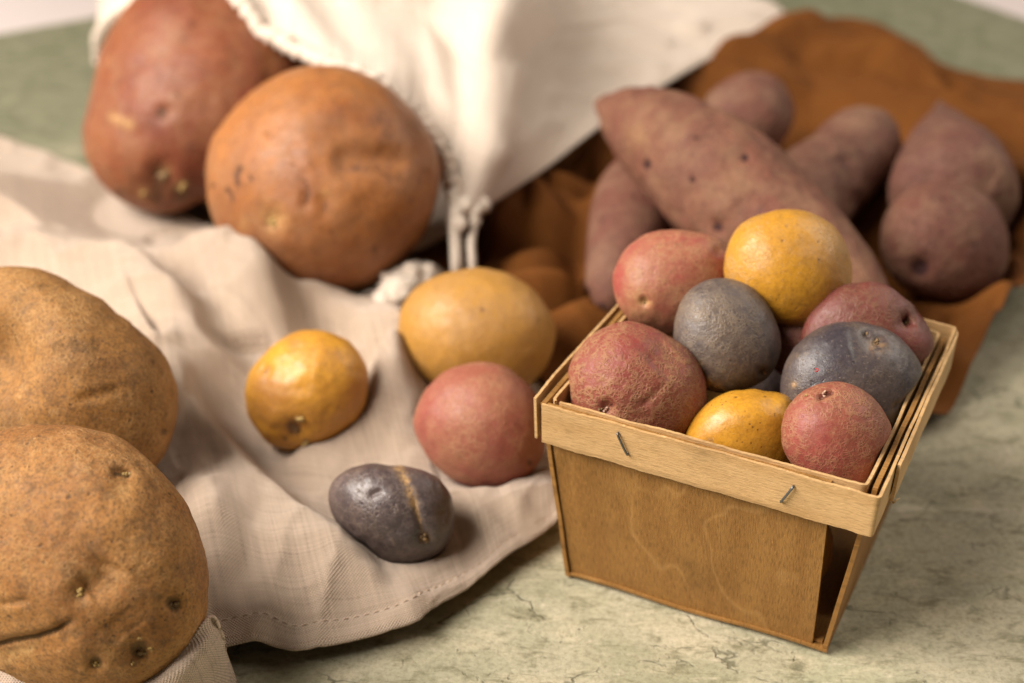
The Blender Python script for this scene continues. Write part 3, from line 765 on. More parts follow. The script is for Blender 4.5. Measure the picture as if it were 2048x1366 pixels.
panel('front_panel', lambda s, k: bpt(s, 0.0, k), (.018, .02), (.948, .878), .0, .985, fo, bow=.0006, seed=1)
panel('back_panel', lambda s, k: bpt(s, 1.0, k), (.05, .06), (.95, .94), .0, .985, -fo * np.array([1, 1, -1]), seed=2)
panel('side_panel', lambda s, k: bpt(0.0, s, k), (-.012, -.004), (.95, .95), .0, .985, -ro * np.array([1, 1, -1]), thick=.0016, seed=3)
panel('side_panel', lambda s, k: bpt(1.0, s, k), (-.006, .03), (.95, .95), .0, .985, ro, thick=.0016, seed=4)
# bottom: two crossed veneer strips
def bottom(name, z, ins0, ins1, seed):
    nu, nv = 12, 12
    G = np.zeros((nu, nv, 3)); uv = np.zeros((nu, nv, 2)); od = np.zeros((nu, nv, 3))
    for a in range(nu):
        for b in range(nv):
            i = ins0 + (1 - 2 * ins0) * a / (nu - 1); j = ins1 + (1 - 2 * ins1) * b / (nv - 1)
            p = bpt(i, j, 0); p[2] = z + .0006 * math.sin(a * .9)
            G[a, b] = p; uv[a, b] = (a * .008 + seed, b * .008); od[a, b] = (0, 0, 1)
    sheet(name, G - BL, .0011, PANEL, basket, uv, od)
bottom('base_sheet', .0030, -.004, -.012, 5)
bottom('base_sheet', .0046, .02, .012, 6)

def band(name, inset, z_top, height, thick, mat, start=0.0, stop=1.0, tilt=0.0, wob=.0004, seed=0, rad=.005, closed=True, lap=0.0, proud=0.0):
    """A veneer strip bent round the rim: rounded rectangle path, vertical strip. start/stop: fraction of the loop."""
    pts = []
    cs = [top4[0][:2], top4[1][:2], top4[2][:2], top4[3][:2]]
    cen = sum(cs) / 4
    c2 = []
    for k in range(4):
        p = cs[k]; c2.append(p + bu * (inset[3] if k in (0, 3) else -inset[1]) + bv * (inset[0] if k in (0, 1) else -inset[2]))
    path = []
    for k in range(4):
        a, b = c2[k], c2[(k + 1) % 4]; d = (b - a) / np.linalg.norm(b - a)
        L = np.linalg.norm(b - a)
        for s in np.linspace(rad, L - rad, 120):
            path.append(a + d * s)
        e = c2[(k + 2) % 4]; d2 = (e - b) / np.linalg.norm(e - b)
        for t in np.linspace(0, 1, 9)[1:-1]:
            p0, p1, p2 = b - d * rad, b, b + d2 * rad
            path.append((1 - t) ** 2 * p0 + 2 * t * (1 - t) * p1 + t * t * p2)
    path = np.array(path)
    n = len(path)
    a, b = int(start * n), int(stop * n)
    idx = np.arange(a, b + 1) % n
    P = path[idx]
    T = np.gradient(P, axis=0); T /= np.linalg.norm(T, axis=1)[:, None]
    Nn = np.stack([T[:, 1], -T[:, 0]], 1)       # outwards
    s = np.concatenate([[0], np.cumsum(np.linalg.norm(np.diff(P, axis=0), axis=1))])
    nv = 8
    G = np.zeros((len(P), nv, 3)); uv = np.zeros((len(P), nv, 2)); od = np.zeros((len(P), nv, 3))
    w = fbm(np.stack([s * 22, s * 0 + seed, s * 0], 1), 3) * wob
    wt = fbm(np.stack([s * 60, s * 0 + seed + 5, s * 0], 1), 4, .6) * .0005 + fbm(np.stack([s * 420, s * 0 + seed + 2, s * 0], 1), 3, .7) * .00022
    for k in range(nv):
        q = k / (nv - 1)
        off = w + proud - tilt * (1 - q)
        z = z_top - height * (1 - q) + wt * (1 if q in (0, 1) else .5) + (0.0004 * np.sin(s * 30) if q > 0 else 0)
        G[:, k, :2] = P + Nn * off[:, None]; G[:, k, 2] = z
        uv[:, k, 0] = s + seed; uv[:, k, 1] = q * height
        od[:, k, :2] = Nn
    return sheet(name, G - BL, thick, mat, basket, uv, od)
# loop order: front 0-.25, right .25-.5, back .5-.75, left .75-1
# insets per side: front, right, back, left
band('outer_rim_band', (-.0026, -.0022, -.0022, -.0026), BH, .0160, .0010, RIM, 0.004, .985, tilt=.0006, seed=1, wob=.0007, rad=.0022)
band('inner_rim_band', (.0015, .0028, .0030, .0032), BH - .0004, .0140, .0010, RIM, 0.0, .995, tilt=.0010, seed=2, wob=.0007, rad=.003)
band('rim_lap_strip', (-.0026, -.0022, -.0022, -.0026), BH - .0006, .0140, .0011, RIM, .285, .53, tilt=.0004, seed=3, wob=.0010, proud=.0014, rad=.006)
# staples: steel wire through the front band
n = NT('steel_wire'); n.b.inputs['Metallic'].default_value = .85
STEEL = n.finish((.16, .17, .18), .42, n.noise(n.obj(), 900, 2), strength=.2, dist=.0003)
def staple(pa, pb):
    """between two photo points on the front band"""
    def onband(px, py):
        # intersect with the tilted plane of the band's outer face
        p0 = np.append(top4[0][:2] - bv * .0026, BH); nn = np.append(-bv, -.036); nn /= np.linalg.norm(nn)
        d = ray(px, py); t = ((p0 - CAM) @ nn) / (d @ nn)
        return CAM + d * t, nn
    a, nn = onband(*pa); b, _ = onband(*pb)
    out = np.append(-bv, 0) * 1.0
    pts = [a - out * .0012, a + out * .0007, a * .9 + b * .1 + out * .0011, a * .5 + b * .5 + out * .0012, a * .1 + b * .9 + out * .0011, b + out * .0007, b - out * .0012]
    c = (a + b) / 2
    me = tube_mesh('staple', spline(pts, 24) - c, .00042, 8)
    link('staple', me, STEEL, basket, loc=c - BL)
staple((1237, 865), (1257, 907))
staple((1587, 972), (1563, 1001))
# torn wood fibres
for (px, py, dx, dy, z) in ((1786, 1006, 14, -10, .060), (1780, 1000, 10, 4, .062), (1245, 870, -8, -3, .070), (1080, 830, -4, 5, .07)):
    a = at(px, py, z); b = at(px + dx, py + dy, z)
    if px < 1300: continue
    me = tube_mesh('splinter', np.array([a, (a + b) / 2 + [0, 0, .0003], b]) - a, [.0004, .0003, .0001], 6)
    link('splinter', me, RIM, basket, loc=a - BL)
# the tiny red thread loop on the dark purple potato
hit = POT[[p[1] for p in POT].index(bl)][0].ray_cast(Vector(CAM), Vector(ray(1633, 740)).normalized())
if hit[0] is not None:
    n = NT('red_thread'); RED = n.finish((.55, .02, .02), .5, n.noise(n.obj(), 800))
    rr = .0006; a = np.linspace(.6, 5.4, 14)
    me = tube_mesh('red_fleck', np.stack([np.cos(a) * rr, np.sin(a) * rr * .8, a * 0], 1), .0002, 6)
    o = link('red_fleck', me, RED, bl, loc=hit[0] - Vector(bl.location)); o.rotation_euler = hit[1].to_track_quat('Z', 'Y').to_euler()

# ------------------------------------------------------------------ cloths
def fabric(name, a, b, period, seed, weave=.5, sheen=.25, rough=.85, spec=.15, slub=.5):
    n = NT(name); v = n.uv()
    vd = n.warp(v, 60, .0011)
    sep = n.new('ShaderNodeSeparateXYZ'); n.put(sep.inputs[0], vd)
    w = 2 * math.pi / period
    sx = n.math('SINE', n.math('MULTIPLY', sep.outputs[0], w)); sy = n.math('SINE', n.math('MULTIPLY', sep.outputs[1], w))
    wv = n.math('MULTIPLY', sx, sy)
    yu = n.noise(n.vec(v, (14, 1.2 / period, 1), (seed, 0, 0)), 1.0, 3, .6); yv = n.noise(n.vec(v, (1.2 / period, 14, 1), (0, seed, 0)), 1.0, 3, .6)
    th = n.math('ADD', n.math('MULTIPLY', yu, .5), n.math('MULTIPLY', yv, .5))
    col = n.mix(n.ramp(n.noise(v, 26, 4), .35, .65), a, b)
    dk = tuple(c * .62 for c in a); lt = tuple(min(1, c * 1.25) for c in b)
    col = n.mix(n.math('MULTIPLY', n.ramp(th, .5, .66), slub), col, lt)
    col = n.mix(n.math('MULTIPLY', n.ramp(th, .48, .34), slub), col, dk)
    col = n.mix(n.ramp(wv, -.2, -.9, 0, weave * .7), col, dk)
    h = n.math('ADD', n.math('MULTIPLY', wv, .6 * weave), n.math('MULTIPLY', th, 1.2))
    m = n.finish(col, rough, h, spec=spec, sheen=sheen, strength=.6, dist=.0005)
    return m
LINEN = fabric('beige_linen', (.485, .375, .282), (.535, .415, .318), .0013, 1, 1.6, slub=.85)
RUST = fabric('rust_linen', (.155, .054, .0095), (.12, .040, .007), .0013, 2, .5, 0)
COTTON = fabric('cream_muslin', (0.705, 0.592, 0.489), (0.733, 0.625, 0.522), .0014, 3, .6, .2)

def coons(bot, top, left, right, nu, nv):
    """boundary curves in world XY; left runs bottom->top. returns (nu,nv,2)"""
    B, T = spline(bot, nu), spline(top, nu); Lc, Rc = spline(left, nv), spline(right, nv)
    u = np.linspace(0, 1, nu)[:, None, None]; v = np.linspace(0, 1, nv)[None, :, None]
    S = (1 - v) * B[:, None] + v * T[:, None] + (1 - u) * Lc[None] + u * Rc[None]
    S -= (1 - u) * (1 - v) * B[0] + u * (1 - v) * B[-1] + (1 - u) * v * T[0] + u * v * T[-1]
    return S
def W(lst, z=0.0): return [at(p[0], p[1], z)[:2] for p in lst]
def ridges(XY, lst):
    """sum of folds; each = ([(px,py,h)...], width left, width right, power)"""
    Z = np.zeros(len(XY))
    for r in lst:
        pts, wl, wr = r[0], r[1], r[2]
        poly = np.array([at(p[0], p[1], max(p[2], 0) + .003)[:2] for p in pts]); hs = np.array([p[2] for p in pts])
        pl = spline(poly, 40); hh = np.interp(np.linspace(0, len(hs) - 1, 40), np.arange(len(hs)), hs)
        d, par, side = seg_dist(XY, pl)
        w = np.where(side > 0, wl, wr)
        pw = r[3] if len(r) > 3 else 2.0
        g = np.exp(-(d / w) ** pw)
        Z += np.interp(par, np.arange(40), hh) * g
    return Z
def creases(XY, scale, amp, seed, stretch=(1, 1), sharp=7.0):
    """pinched creases where a warped noise crosses zero"""
    P = np.column_stack([XY[:, 0] * stretch[0], XY[:, 1] * stretch[1], np.zeros(len(XY)) + seed])
    w = np.column_stack([fbm(P * scale * .6 + 4, 2), fbm(P * scale * .6 + 9, 2), np.zeros(len(XY))])
    q = perlin(P * scale + w * .7)
    m = np.clip(fbm(P * scale * .45 + 31, 2) * 2 + .45, 0, 1)
    return amp * np.exp(-np.abs(q) * sharp) * m
def under_potatoes(XY, Z, clear=.0006, reach=.03, soften=.004):
    out = Z.copy()
    for bvh, o, lo, hi in POT:
        m = (XY[:, 0] > lo[0]) & (XY[:, 0] < hi[0]) & (XY[:, 1] > lo[1]) & (XY[:, 1] < hi[1])
        for k in np.nonzero(m)[0]:
            h = bvh.ray_cast(Vector((XY[k, 0], XY[k, 1], -.2)), Vector((0, 0, 1)))
            if h[0] is not None:
                out[k] = min(out[k], h[0].z - clear)
    return out
def smooth_grid(Z, it):
    for _ in range(it):
        Zp = np.pad(Z, 1, mode='edge')
        Z = (Zp[1:-1, 1:-1] * 4 + Zp[:-2, 1:-1] + Zp[2:, 1:-1] + Zp[1:-1, :-2] + Zp[1:-1, 2:]) / 8
    return Z
def cloth_object(name, XY, Z, thick, mat, parent=None):
    nu, nv = Z.shape
    G = np.concatenate([XY, Z[..., None]], 2)
    gu = np.concatenate([[0], np.cumsum(np.linalg.norm(np.diff(G[:, nv // 3], axis=0), axis=1))])
    gv = np.concatenate([[0], np.cumsum(np.linalg.norm(np.diff(G[nu // 2], axis=0), axis=1))])
    uv = np.stack(np.meshgrid(gu, gv, indexing='ij'), -1)
    du = np.gradient(G, axis=0); dv = np.gradient(G, axis=1)
    nn = np.cross(du, dv); nn /= np.maximum(np.linalg.norm(nn, axis=2, keepdims=True), 1e-12)
    if nn[..., 2].mean() < 0: nn = -nn
    V = np.vstack([G.reshape(-1, 3), (G - nn * thick).reshape(-1, 3)])
    V[:, 2] = np.maximum(V[:, 2], .0004)
    N = nu * nv
    fa = grid_faces(nu, nv); fb = fa[:, ::-1] + N
    idx = np.arange(N).reshape(nu, nv)
    loop = np.concatenate([idx[:, 0], idx[-1, 1:], idx[-2::-1, -1], idx[0, -2:0:-1]]); l2 = np.roll(loop, -1)
    me = np_mesh(name, V, np.vstack([fa, fb, np.stack([loop, loop + N, l2 + N, l2], 1)]))
    set_uv(me, np.vstack([uv.reshape(-1, 2)] * 2))
    return link(name, me, mat, parent), G, nn

# --- beige linen
nu, nv = 330, 300
XY = coons(W([(-420, 1440), (100, 1450), (360, 1425), (440, 1345), (456, 1336), (540, 1326), (625, 1336), (760, 1306), (815, 1292), (843, 1280), (866, 1258), (950, 1198), (1010, 1152), (1070, 1115), (1122, 1078)]),
           W([(-420, 170), (-150, 225), (0, 285), (60, 307), (150, 345), (220, 390), (330, 425), (420, 470), (500, 560), (560, 600), (640, 622), (720, 648), (800, 675), (900, 690), (1010, 700), (1085, 765)]),
           W([(-420, 1440), (-430, 900), (-420, 170)]),
           W([(1122, 1078), (1106, 960), (1098, 860), (1085, 765)]), nu, nv)
xy = XY.reshape(-1, 2)
LR = [
    ([(335, 770, .010), (370, 808, .016), (450, 893, .016), (500, 963, .015), (600, 1053, .013), (725, 1153, .012), (834, 1235, .010)], .010, .034, 1.8),
    ([(880, 1235, .002), (860, 1215, .009), (845, 1180, .007), (835, 1150, .003)], .010, .012),
    ([(940, 1150, .0), (1010, 1105, .004), (1080, 1062, .006), (1120, 1045, .006)], .014, .014),
    ([(380, 500, .010), (440, 500, .022), (510, 545, .030), (548, 605, .030), (566, 680, .020), (552, 740, .004)], .013, .020),
    ([(140, 500, .010), (250, 545, .020), (335, 600, .030), (392, 690, .024), (400, 770, .010)], .014, .028),
    ([(330, 480, -.010), (380, 500, -.014), (410, 530, -.008)], .012, .012),
    ([(-100, 380, .014), (60, 400, .018), (170, 430, .014), (230, 450, .004)], .026, .022),
    ([(-100, 500, .012), (60, 520, .012), (160, 530, .006)], .02, .02),
    ([(640, 905, .006), (700, 880, .010), (748, 830, .013), (780, 770, .014), (800, 700, .010), (790, 660, .004)], .008, .012),
    ([(790, 760, .012), (815, 850, .009), (850, 925, .004)], .010, .014),
    ([(560, 640, .002), (640, 630, .010), (720, 650, .010), (770, 680, .008)], .016, .010),
    ([(900, 1000, .004), (980, 1010, .008), (1060, 985, .008), (1100, 960, .006)], .010, .016),
    ([(470, 1285, .005), (560, 1245, .006), (650, 1215, .003)], .014, .012),
    ([(620, 930, .003), (650, 960, .003), (660, 1020, .002)], .01, .01),
    ([(380, 1010, .004), (430, 1080, .012), (420, 1200, .010)], .012, .016),
]
Z = .0030 + 1.25 * ridges(xy, LR) * (.1 + .9 * np.clip(np.tile(np.linspace(0, 1, nv), nu) / .13, 0, 1))
x3 = np.column_stack([xy, np.zeros(len(xy))])
Z += .0045 * np.clip(fbm(x3 * 18 + 3, 4, .5) + .15, -.3, 1) + .0010 * fbm(x3 * np.array([90, 60, 1]) + 9, 3)
Z += creases(xy, 11, .0075, 1.3) + creases(xy, 22, .0048, 4.1, (1, .7), 5) + creases(xy, 44, .0014, 7.7, (1, 1), 5)
cp = at(320, 430, 0)[:2]; dc = np.hypot(*(xy - cp).T)
Z = np.minimum(Z, .004 + np.clip(dc - .035, 0, 1) * .5)
Z = np.maximum(Z, .0018)
Z = under_potatoes(xy, Z)
Zg = smooth_grid(Z.reshape(nu, nv), 2)
vv = np.linspace(0, 1, nv)
edge_amp = np.exp(-(vv / .02) ** 2)
Zg += edge_amp[None, :] * (.0004 + .0010 * fbm(np.stack([np.linspace(0, 26, nu), np.full(nu, .5), np.full(nu, .2)], 1), 3)[:, None])
Zg += (.0007 * ((vv > .004) & (vv < .03)))[None, :] - .0004 * np.exp(-((vv - .031) / .004) ** 2)[None, :]
Zg = np.minimum(Zg, under_potatoes(xy, Zg.ravel()).reshape(nu, nv))
Zg = np.maximum(Zg, .0016)
linen, LG, LN = cloth_object('linen_cloth', XY, Zg, .0009, LINEN)
tag(linen, 'crumpled beige linen cloth with a stitched hem, spread under the loose potatoes', 'cloth')
# hem stitches: one joined row of thread dashes
n = NT('linen_thread'); THREAD = n.finish(n.mix(n.noise(n.obj(), 600), (.42, .31, .225), (.49, .365, .265)), .8)
rowv = int(.027 * nv)
row, rn = LG[:, rowv], LN[:, rowv]
s = np.concatenate([[0], np.cumsum(np.linalg.norm(np.diff(row, axis=0), axis=1))])
Vs, Fs = [], []
for s0 in np.arange(.30 * s[-1], s[-1] - .004, .0036):
    ss = np.linspace(s0, s0 + .0024, 4)
    P = np.stack([np.interp(ss, s, row[:, k]) for k in range(3)], 1); Nn = np.stack([np.interp(ss, s, rn[:, k]) for k in range(3)], 1)
    T = (P[-1] - P[0]) / np.linalg.norm(P[-1] - P[0]); Bn = np.cross(Nn[1], T)
    hgt = np.array([-.0002, .0003, .0003, -.0002])
    base = len(Vs)
    for k in range(4):
        for a in range(6):
            an = a * math.pi / 3
            Vs.append(P[k] + Nn[k] * hgt[k] + .00022 * (math.cos(an) * Bn + math.sin(an) * Nn[1]))
    for k in range(3):
        for a in range(6):
            a2 = (a + 1) % 6
            Fs.append((base + k * 6 + a, base + k * 6 + a2, base + (k + 1) * 6 + a2, base + (k + 1) * 6 + a))
st = link('hem_stitching', np_mesh('hem_stitching', np.array(Vs), np.array(Fs)), THREAD, linen); st['kind'] = 'stuff'

# --- the corner of the linen folded up against the front russet
def patch(rows, nu, nv):
    R1 = np.array([spline([at(*p) for p in r], nu) for r in rows])          # (k,nu,3)
    return np.array([spline(R1[:, a], nv) for a in range(nu)])
fl = patch([[(215, 1402, .020), (300, 1350, .028), (350, 1310, .034), (400, 1258, .040), (420, 1236, .040), (432, 1246, .038)],
            [(225, 1425, .021), (315, 1372, .029), (372, 1335, .034), (418, 1285, .036), (438, 1265, .033), (446, 1278, .028)],
            [(240, 1480, .016), (330, 1430, .018), (395, 1390, .019), (438, 1345, .019), (455, 1320, .016), (460, 1325, .012)],
            [(260, 1540, .004), (350, 1490, .004), (420, 1440, .004), (458, 1400, .003), (474, 1380, .002), (480, 1385, .001)]], 90, 80)
fn = np.cross(np.gradient(fl, axis=0), np.gradient(fl, axis=1)); fn /= np.linalg.norm(fn, axis=2, keepdims=True)
if (fn * (CAM - fl)).sum() < 0: fn = -fn
fl = fl + fn * (.0012 * fbm(fl.reshape(-1, 3) * 45, 3).reshape(90, 80, 1))
V = np.vstack([fl.reshape(-1, 3), (fl - fn * .0011).reshape(-1, 3)]); N = 7200
fa = grid_faces(90, 80); idx = np.arange(N).reshape(90, 80)
loop = np.concatenate([idx[:, 0], idx[-1, 1:], idx[-2::-1, -1], idx[0, -2:0:-1]]); l2 = np.roll(loop, -1)
me = np_mesh('folded_corner', V, np.vstack([fa, fa[:, ::-1] + N, np.stack([loop, loop + N, l2 + N, l2], 1)]))
gu = np.concatenate([[0], np.cumsum(np.linalg.norm(np.diff(fl[:, 30], axis=0), axis=1))]); gv = np.concatenate([[0], np.cumsum(np.linalg.norm(np.diff(fl[40], axis=0), axis=1))])
set_uv(me, np.vstack([np.stack(np.meshgrid(gu, gv, indexing='ij'), -1).reshape(-1, 2)] * 2))
link('folded_corner', me, LINEN, linen)

# --- rust cloth
nu, nv = 400, 330
XY = coons(W([(820, 500), (880, 580), (980, 690), (1090, 800), (1250, 880), (1500, 900), (1700, 900), (1850, 862), (1890, 850)]),
           W([(700, 330), (900, 260), (1150, 200), (1350, 150), (1440, 112), (1580, 64), (1700, 52), (1800, 82), (1880, 135), (1960, 170), (2080, 185), (2300, 230)], .012),
           W([(820, 500), (760, 420), (700, 330)]),
           W([(1890, 850), (1950, 760), (2035, 650), (2150, 500), (2300, 230)]), nu, nv)
xy = XY.reshape(-1, 2)
RR_ = [
    ([(1420, 150, .010), (1530, 95, .018), (1650, 72, .022), (1760, 95, .020), (1840, 140, .014), (1920, 190, .008)], .03, .03),
    ([(1500, 190, .010), (1640, 165, .012), (1800, 200, .018), (1930, 230, .020), (2080, 250, .020)], .02, .024),
    ([(1900, 300, .018), (2000, 330, .026), (2100, 380, .026)], .03, .03),
    ([(930, 610, .008), (1000, 590, .013), (1120, 565, .014), (1240, 550, .012)], .026, .020, 3),
    ([(1010, 440, .008), (1080, 430, .011), (1230, 420, .010)], .030, .030, 3),
    ([(950, 545, .004), (1030, 535, .010), (1120, 525, .011), (1230, 510, .010)], .007, .012, 2.4),
    ([(985, 470, .010), (1020, 420, .012), (1060, 408, .013), (1110, 448, .011), (1190, 470, .010), (1230, 470, .010)], .007, .014),
    ([(1150, 420, .012), (1190, 400, .022), (1240, 380, .02)], .008, .010),
    ([(1080, 372, .012), (1140, 362, .020), (1220, 350, .014)], .008, .009),
    ([(1120, 300, .010), (1190, 270, .020), (1260, 260, .016)], .016, .016),
    ([(1040, 620, .008), (1120, 600, .014), (1220, 600, .010)], .014, .02),
    ([(1090, 700, .006), (1150, 660, .012), (1230, 640, .010)], .012, .014),
    ([(1880, 640, .010), (1960, 630, .014), (2060, 590, .014)], .016, .02),
    ([(1860, 740, .006), (1930, 700, .010), (2000, 660, .008)], .012, .014),
    ([(1700, 500, .006), (1760, 440, .012), (1780, 380, .010)], .014, .014),
    ([(2030, 540, .012), (2080, 450, .02), (2120, 400, .02)], .014, .02),
]
x3 = np.column_stack([xy, np.zeros(len(xy))])
RV = [   # deep gaps between the folds
    ([(1030, 652, -.020), (1090, 662, -.026), (1160, 655, -.026), (1250, 632, -.022)], .0040, .0035),
    ([(965, 440, -.02), (1000, 425, -.026), (1030, 400, -.02)], .007, .006),
    ([(1080, 390, -.020), (1125, 415, -.026), (1190, 402, -.020)], .008, .006),
    ([(1090, 330, -.024), (1150, 312, -.03), (1240, 292, -.03)], .010, .012),
    ([(870, 500, -.02), (930, 520, -.016)], .012, .012),
    ([(1400, 160, -.016), (1520, 125, -.020), (1640, 115, -.018), (1740, 140, -.010)], .009, .012),
    ([(1600, 175, -.012), (1700, 185, -.018), (1850, 215, -.020), (2000, 262, -.018), (2080, 300, -.014)], .009, .012),
    ([(1830, 130, -.010), (1900, 200, -.016), (1990, 230, -.012)], .008, .008),
    ([(1180, 380, -.012), (1165, 480, -.014), (1158, 620, -.014)], .010, .012),
    ([(1900, 690, -.010), (1960, 700, -.012)], .005, .005),
]
quiet = np.exp(-(np.hypot(*((xy - at(1090, 480, .02)[:2]) / np.array([.075, .10])).T)) ** 4)
Z = .003 + 1.2 * ridges(xy, RR_) + ridges(xy, RV) + (1 - .75 * quiet) * ( .007 * np.clip(fbm(x3 * np.array([12, 22, 1]) + 5, 4, .5) + .1, -.3, 1) + .0016 * fbm(x3 * 60 + 2, 3) + creases(xy, 9, .020, 2.2, (.75, 1.5), 4.5) + creases(xy, 15, .010, 8.2, (.8, 1.5), 5) + creases(xy, 26, .004, 5.2, (.8, 1.4)))
# nowhere inside the basket
ctr2 = (bot4[0][:2] + bot4[2][:2]) / 2
rel = xy - ctr2
inb = np.maximum(np.abs(rel @ bu) / .062, np.abs(rel @ bv) / .060)
Z = np.where(inb < 1.25, np.minimum(Z, .0012 + np.clip(inb - 1, 0, 1) * .03), Z)
vq = np.tile(np.linspace(0, 1, nv), nu)
Z = .002 + (Z - .002) * np.clip((1 - vq) / .16, .35, 1)
bagline = np.array([(860, 620), (935, 560), (965, 430), (1100, 345), (1200, 265), (1330, 180), (1450, 110), (1600, 20)], float)
bd_, _, bs_ = seg_dist(to_px(np.column_stack([xy, np.full(len(xy), .008)])), bagline)
lift = np.where(bs_ > 0, bd_, -bd_)          # positive on the open side of the bag's edge
Z = .002 + (Z - .002) * np.clip((lift + 10) / 45, .10, 1)
Z = np.maximum(Z, .0012)
Z = under_potatoes(xy, Z, .0008)
Zg = np.maximum(smooth_grid(Z.reshape(nu, nv), 4), .0008)
Zg = np.maximum(np.minimum(Zg, under_potatoes(xy, Zg.ravel()).reshape(nu, nv)), .0007)
rust, RG, RN = cloth_object('rust_cloth', XY, Zg, .0006, RUST)
tag(rust, 'crumpled rust brown cloth under the purple sweet potatoes behind the basket', 'cloth')

# ------------------------------------------------------------------ cotton bag
front = [(200, 122, .030), (200, 80, .05), (216, 45, .07), (250, 18, .085), (320, -2, .100), (420, 14, .103), (510, 55, .102), (600, 103, .098), (700, 148, .094), (780, 190, .086), (842, 245, .072),
         (884, 315, .060), (905, 375, .052), (922, 425, .046), (945, 432, .043), (990, 405, .037), (1100, 330, .032), (1200, 252, .032), (1330, 168, .030), (1450, 98, .028), (1577, 28, .024)]
mid = [(200, 60, .030), (210, -20, .055), (240, -60, .085), (300, -110, .10), (380, -140, .115), (480, -120, .118), (560, -100, .116), (640, -85, .112), (720, -70, .106), (790, -60, .100), (850, -50, .095),
       (910, -45, .098), (960, -45, .100), (1000, -45, .098), (1040, -48, .090), (1090, -50, .078), (1160, -55, .062), (1230, -60, .048), (1310, -65, .038), (1400, -60, .030), (1490, -10, .024)]
back = [(200, 0, .012), (200, -100, .02), (230, -190, .03), (290, -260, .04), (380, -300, .045), (480, -300, .05), (560, -300, .05), (640, -290, .05), (720, -280, .05), (790, -270, .05), (850, -265, .05),
        (910, -260, .045), (960, -255, .045), (1000, -250, .04), (1040, -245, .04), (1080, -235, .036), (1130, -220, .03), (1190, -200, .026), (1260, -170, .022), (1330, -120, .02), (1400, -50, .02)]
nu, nv = 260, 120
f3 = spline([at(*p) for p in front], nu); m3 = spline([at(*p) for p in mid], nu); k3 = spline([at(*p) for p in back], nu)
# keep the columns of the three rows matched by control point rather than by length
def matched(ctrl):
    P = np.array([at(*p) for p in ctrl]); Q = np.vstack([2 * P[:1] - P[1:2], P, 2 * P[-1:] - P[-2:-1]])
    out = []
    for x in np.linspace(0, len(P) - 1 - 1e-9, nu):
        k = int(x); t = x - k; p0, p1, p2, p3 = Q[k:k + 4]
        out.append(.5 * (2 * p1 + (p2 - p0) * t + (2 * p0 - 5 * p1 + 4 * p2 - p3) * t * t + (3 * p1 - p0 - 3 * p2 + p3) * t ** 3))
    return np.array(out)
f3, m3, k3 = matched(front), matched(mid), matched(back)
G = np.zeros((nu, nv, 3))
for a in range(nu):
    G[a] = spline([f3[a], f3[a] * .5 + m3[a] * .5 + np.array([0, 0, .004]), m3[a], k3[a]], nv)
nn = np.cross(np.gradient(G, axis=0), np.gradient(G, axis=1)); nn /= np.maximum(np.linalg.norm(nn, axis=2, keepdims=True), 1e-12)
if (nn * (CAM - G)).sum() < 0: nn = -nn
gp = to_px(G.reshape(-1, 3))
BR = [  # folds of the bag in photo pixels: (polyline, width left, width right, height m)
    ([(1015, -60), (1010, 60), (1000, 180), (975, 300), (955, 400)], 60, 110, .011),
    ([(905, 60), (915, 180), (930, 300), (940, 380)], 34, 30, -.0035),
    ([(820, -40), (860, 80), (900, 220)], 40, 34, .005),
    ([(640, -60), (680, 40), (740, 130)], 40, 40, -.004),
    ([(560, -60), (590, 20), (640, 90)], 35, 30, .004),
    ([(1100, 100), (1200, 80), (1330, 90)], 12, 14, .0036), ([(1110, 150), (1230, 130), (1320, 140)], 12, 12, .0034), ([(1120, 60), (1250, 40), (1400, 60)], 12, 14, .0034),
    ([(1090, 200), (1180, 190), (1250, 185)], 12, 12, .003), ([(1150, 20), (1300, 0), (1450, 40)], 14, 12, .0018), ([(1050, 260), (1130, 255)], 12, 12, .0016), ([(1230, 215), (1320, 160), (1420, 105)], 14, 12, .003),
    ([(1350, 60), (1450, 40), (1540, 35)], 14, 14, .0025),
]
hh = np.zeros(len(gp))
for poly, wl, wr, h in BR:
    d, par, side = seg_dist(gp, spline(np.array(poly, float), 30))
    tp = np.clip(np.minimum(par, 29 - par) / 6 + .1, 0, 1) if abs(h) < .003 else 1
    hh += h * np.exp(-(d / np.where(side > 0, wl, wr)) ** 2) * tp
rowfade = np.clip(np.linspace(0, 1, nv) / .06, 0, 1)
hh = hh.reshape(nu, nv) * rowfade[None, :]
hh += .0020 * fbm(G.reshape(-1, 3) * np.array([16, 40, 40]), 5, .5).reshape(nu, nv) * rowfade[None, :]
# gathers running back from the mouth
col = np.linspace(0, 1, nu)
mouth = np.clip((.66 - col) / .04, 0, 1)
gath = fbm(np.stack([col * 150, np.zeros(nu), np.zeros(nu)], 1), 3, .6)
hh += (mouth * gath)[:, None] * .0022 * np.exp(-(np.linspace(0, 1, nv) / .05) ** 2)[None, :]
G = G + nn * hh[..., None]
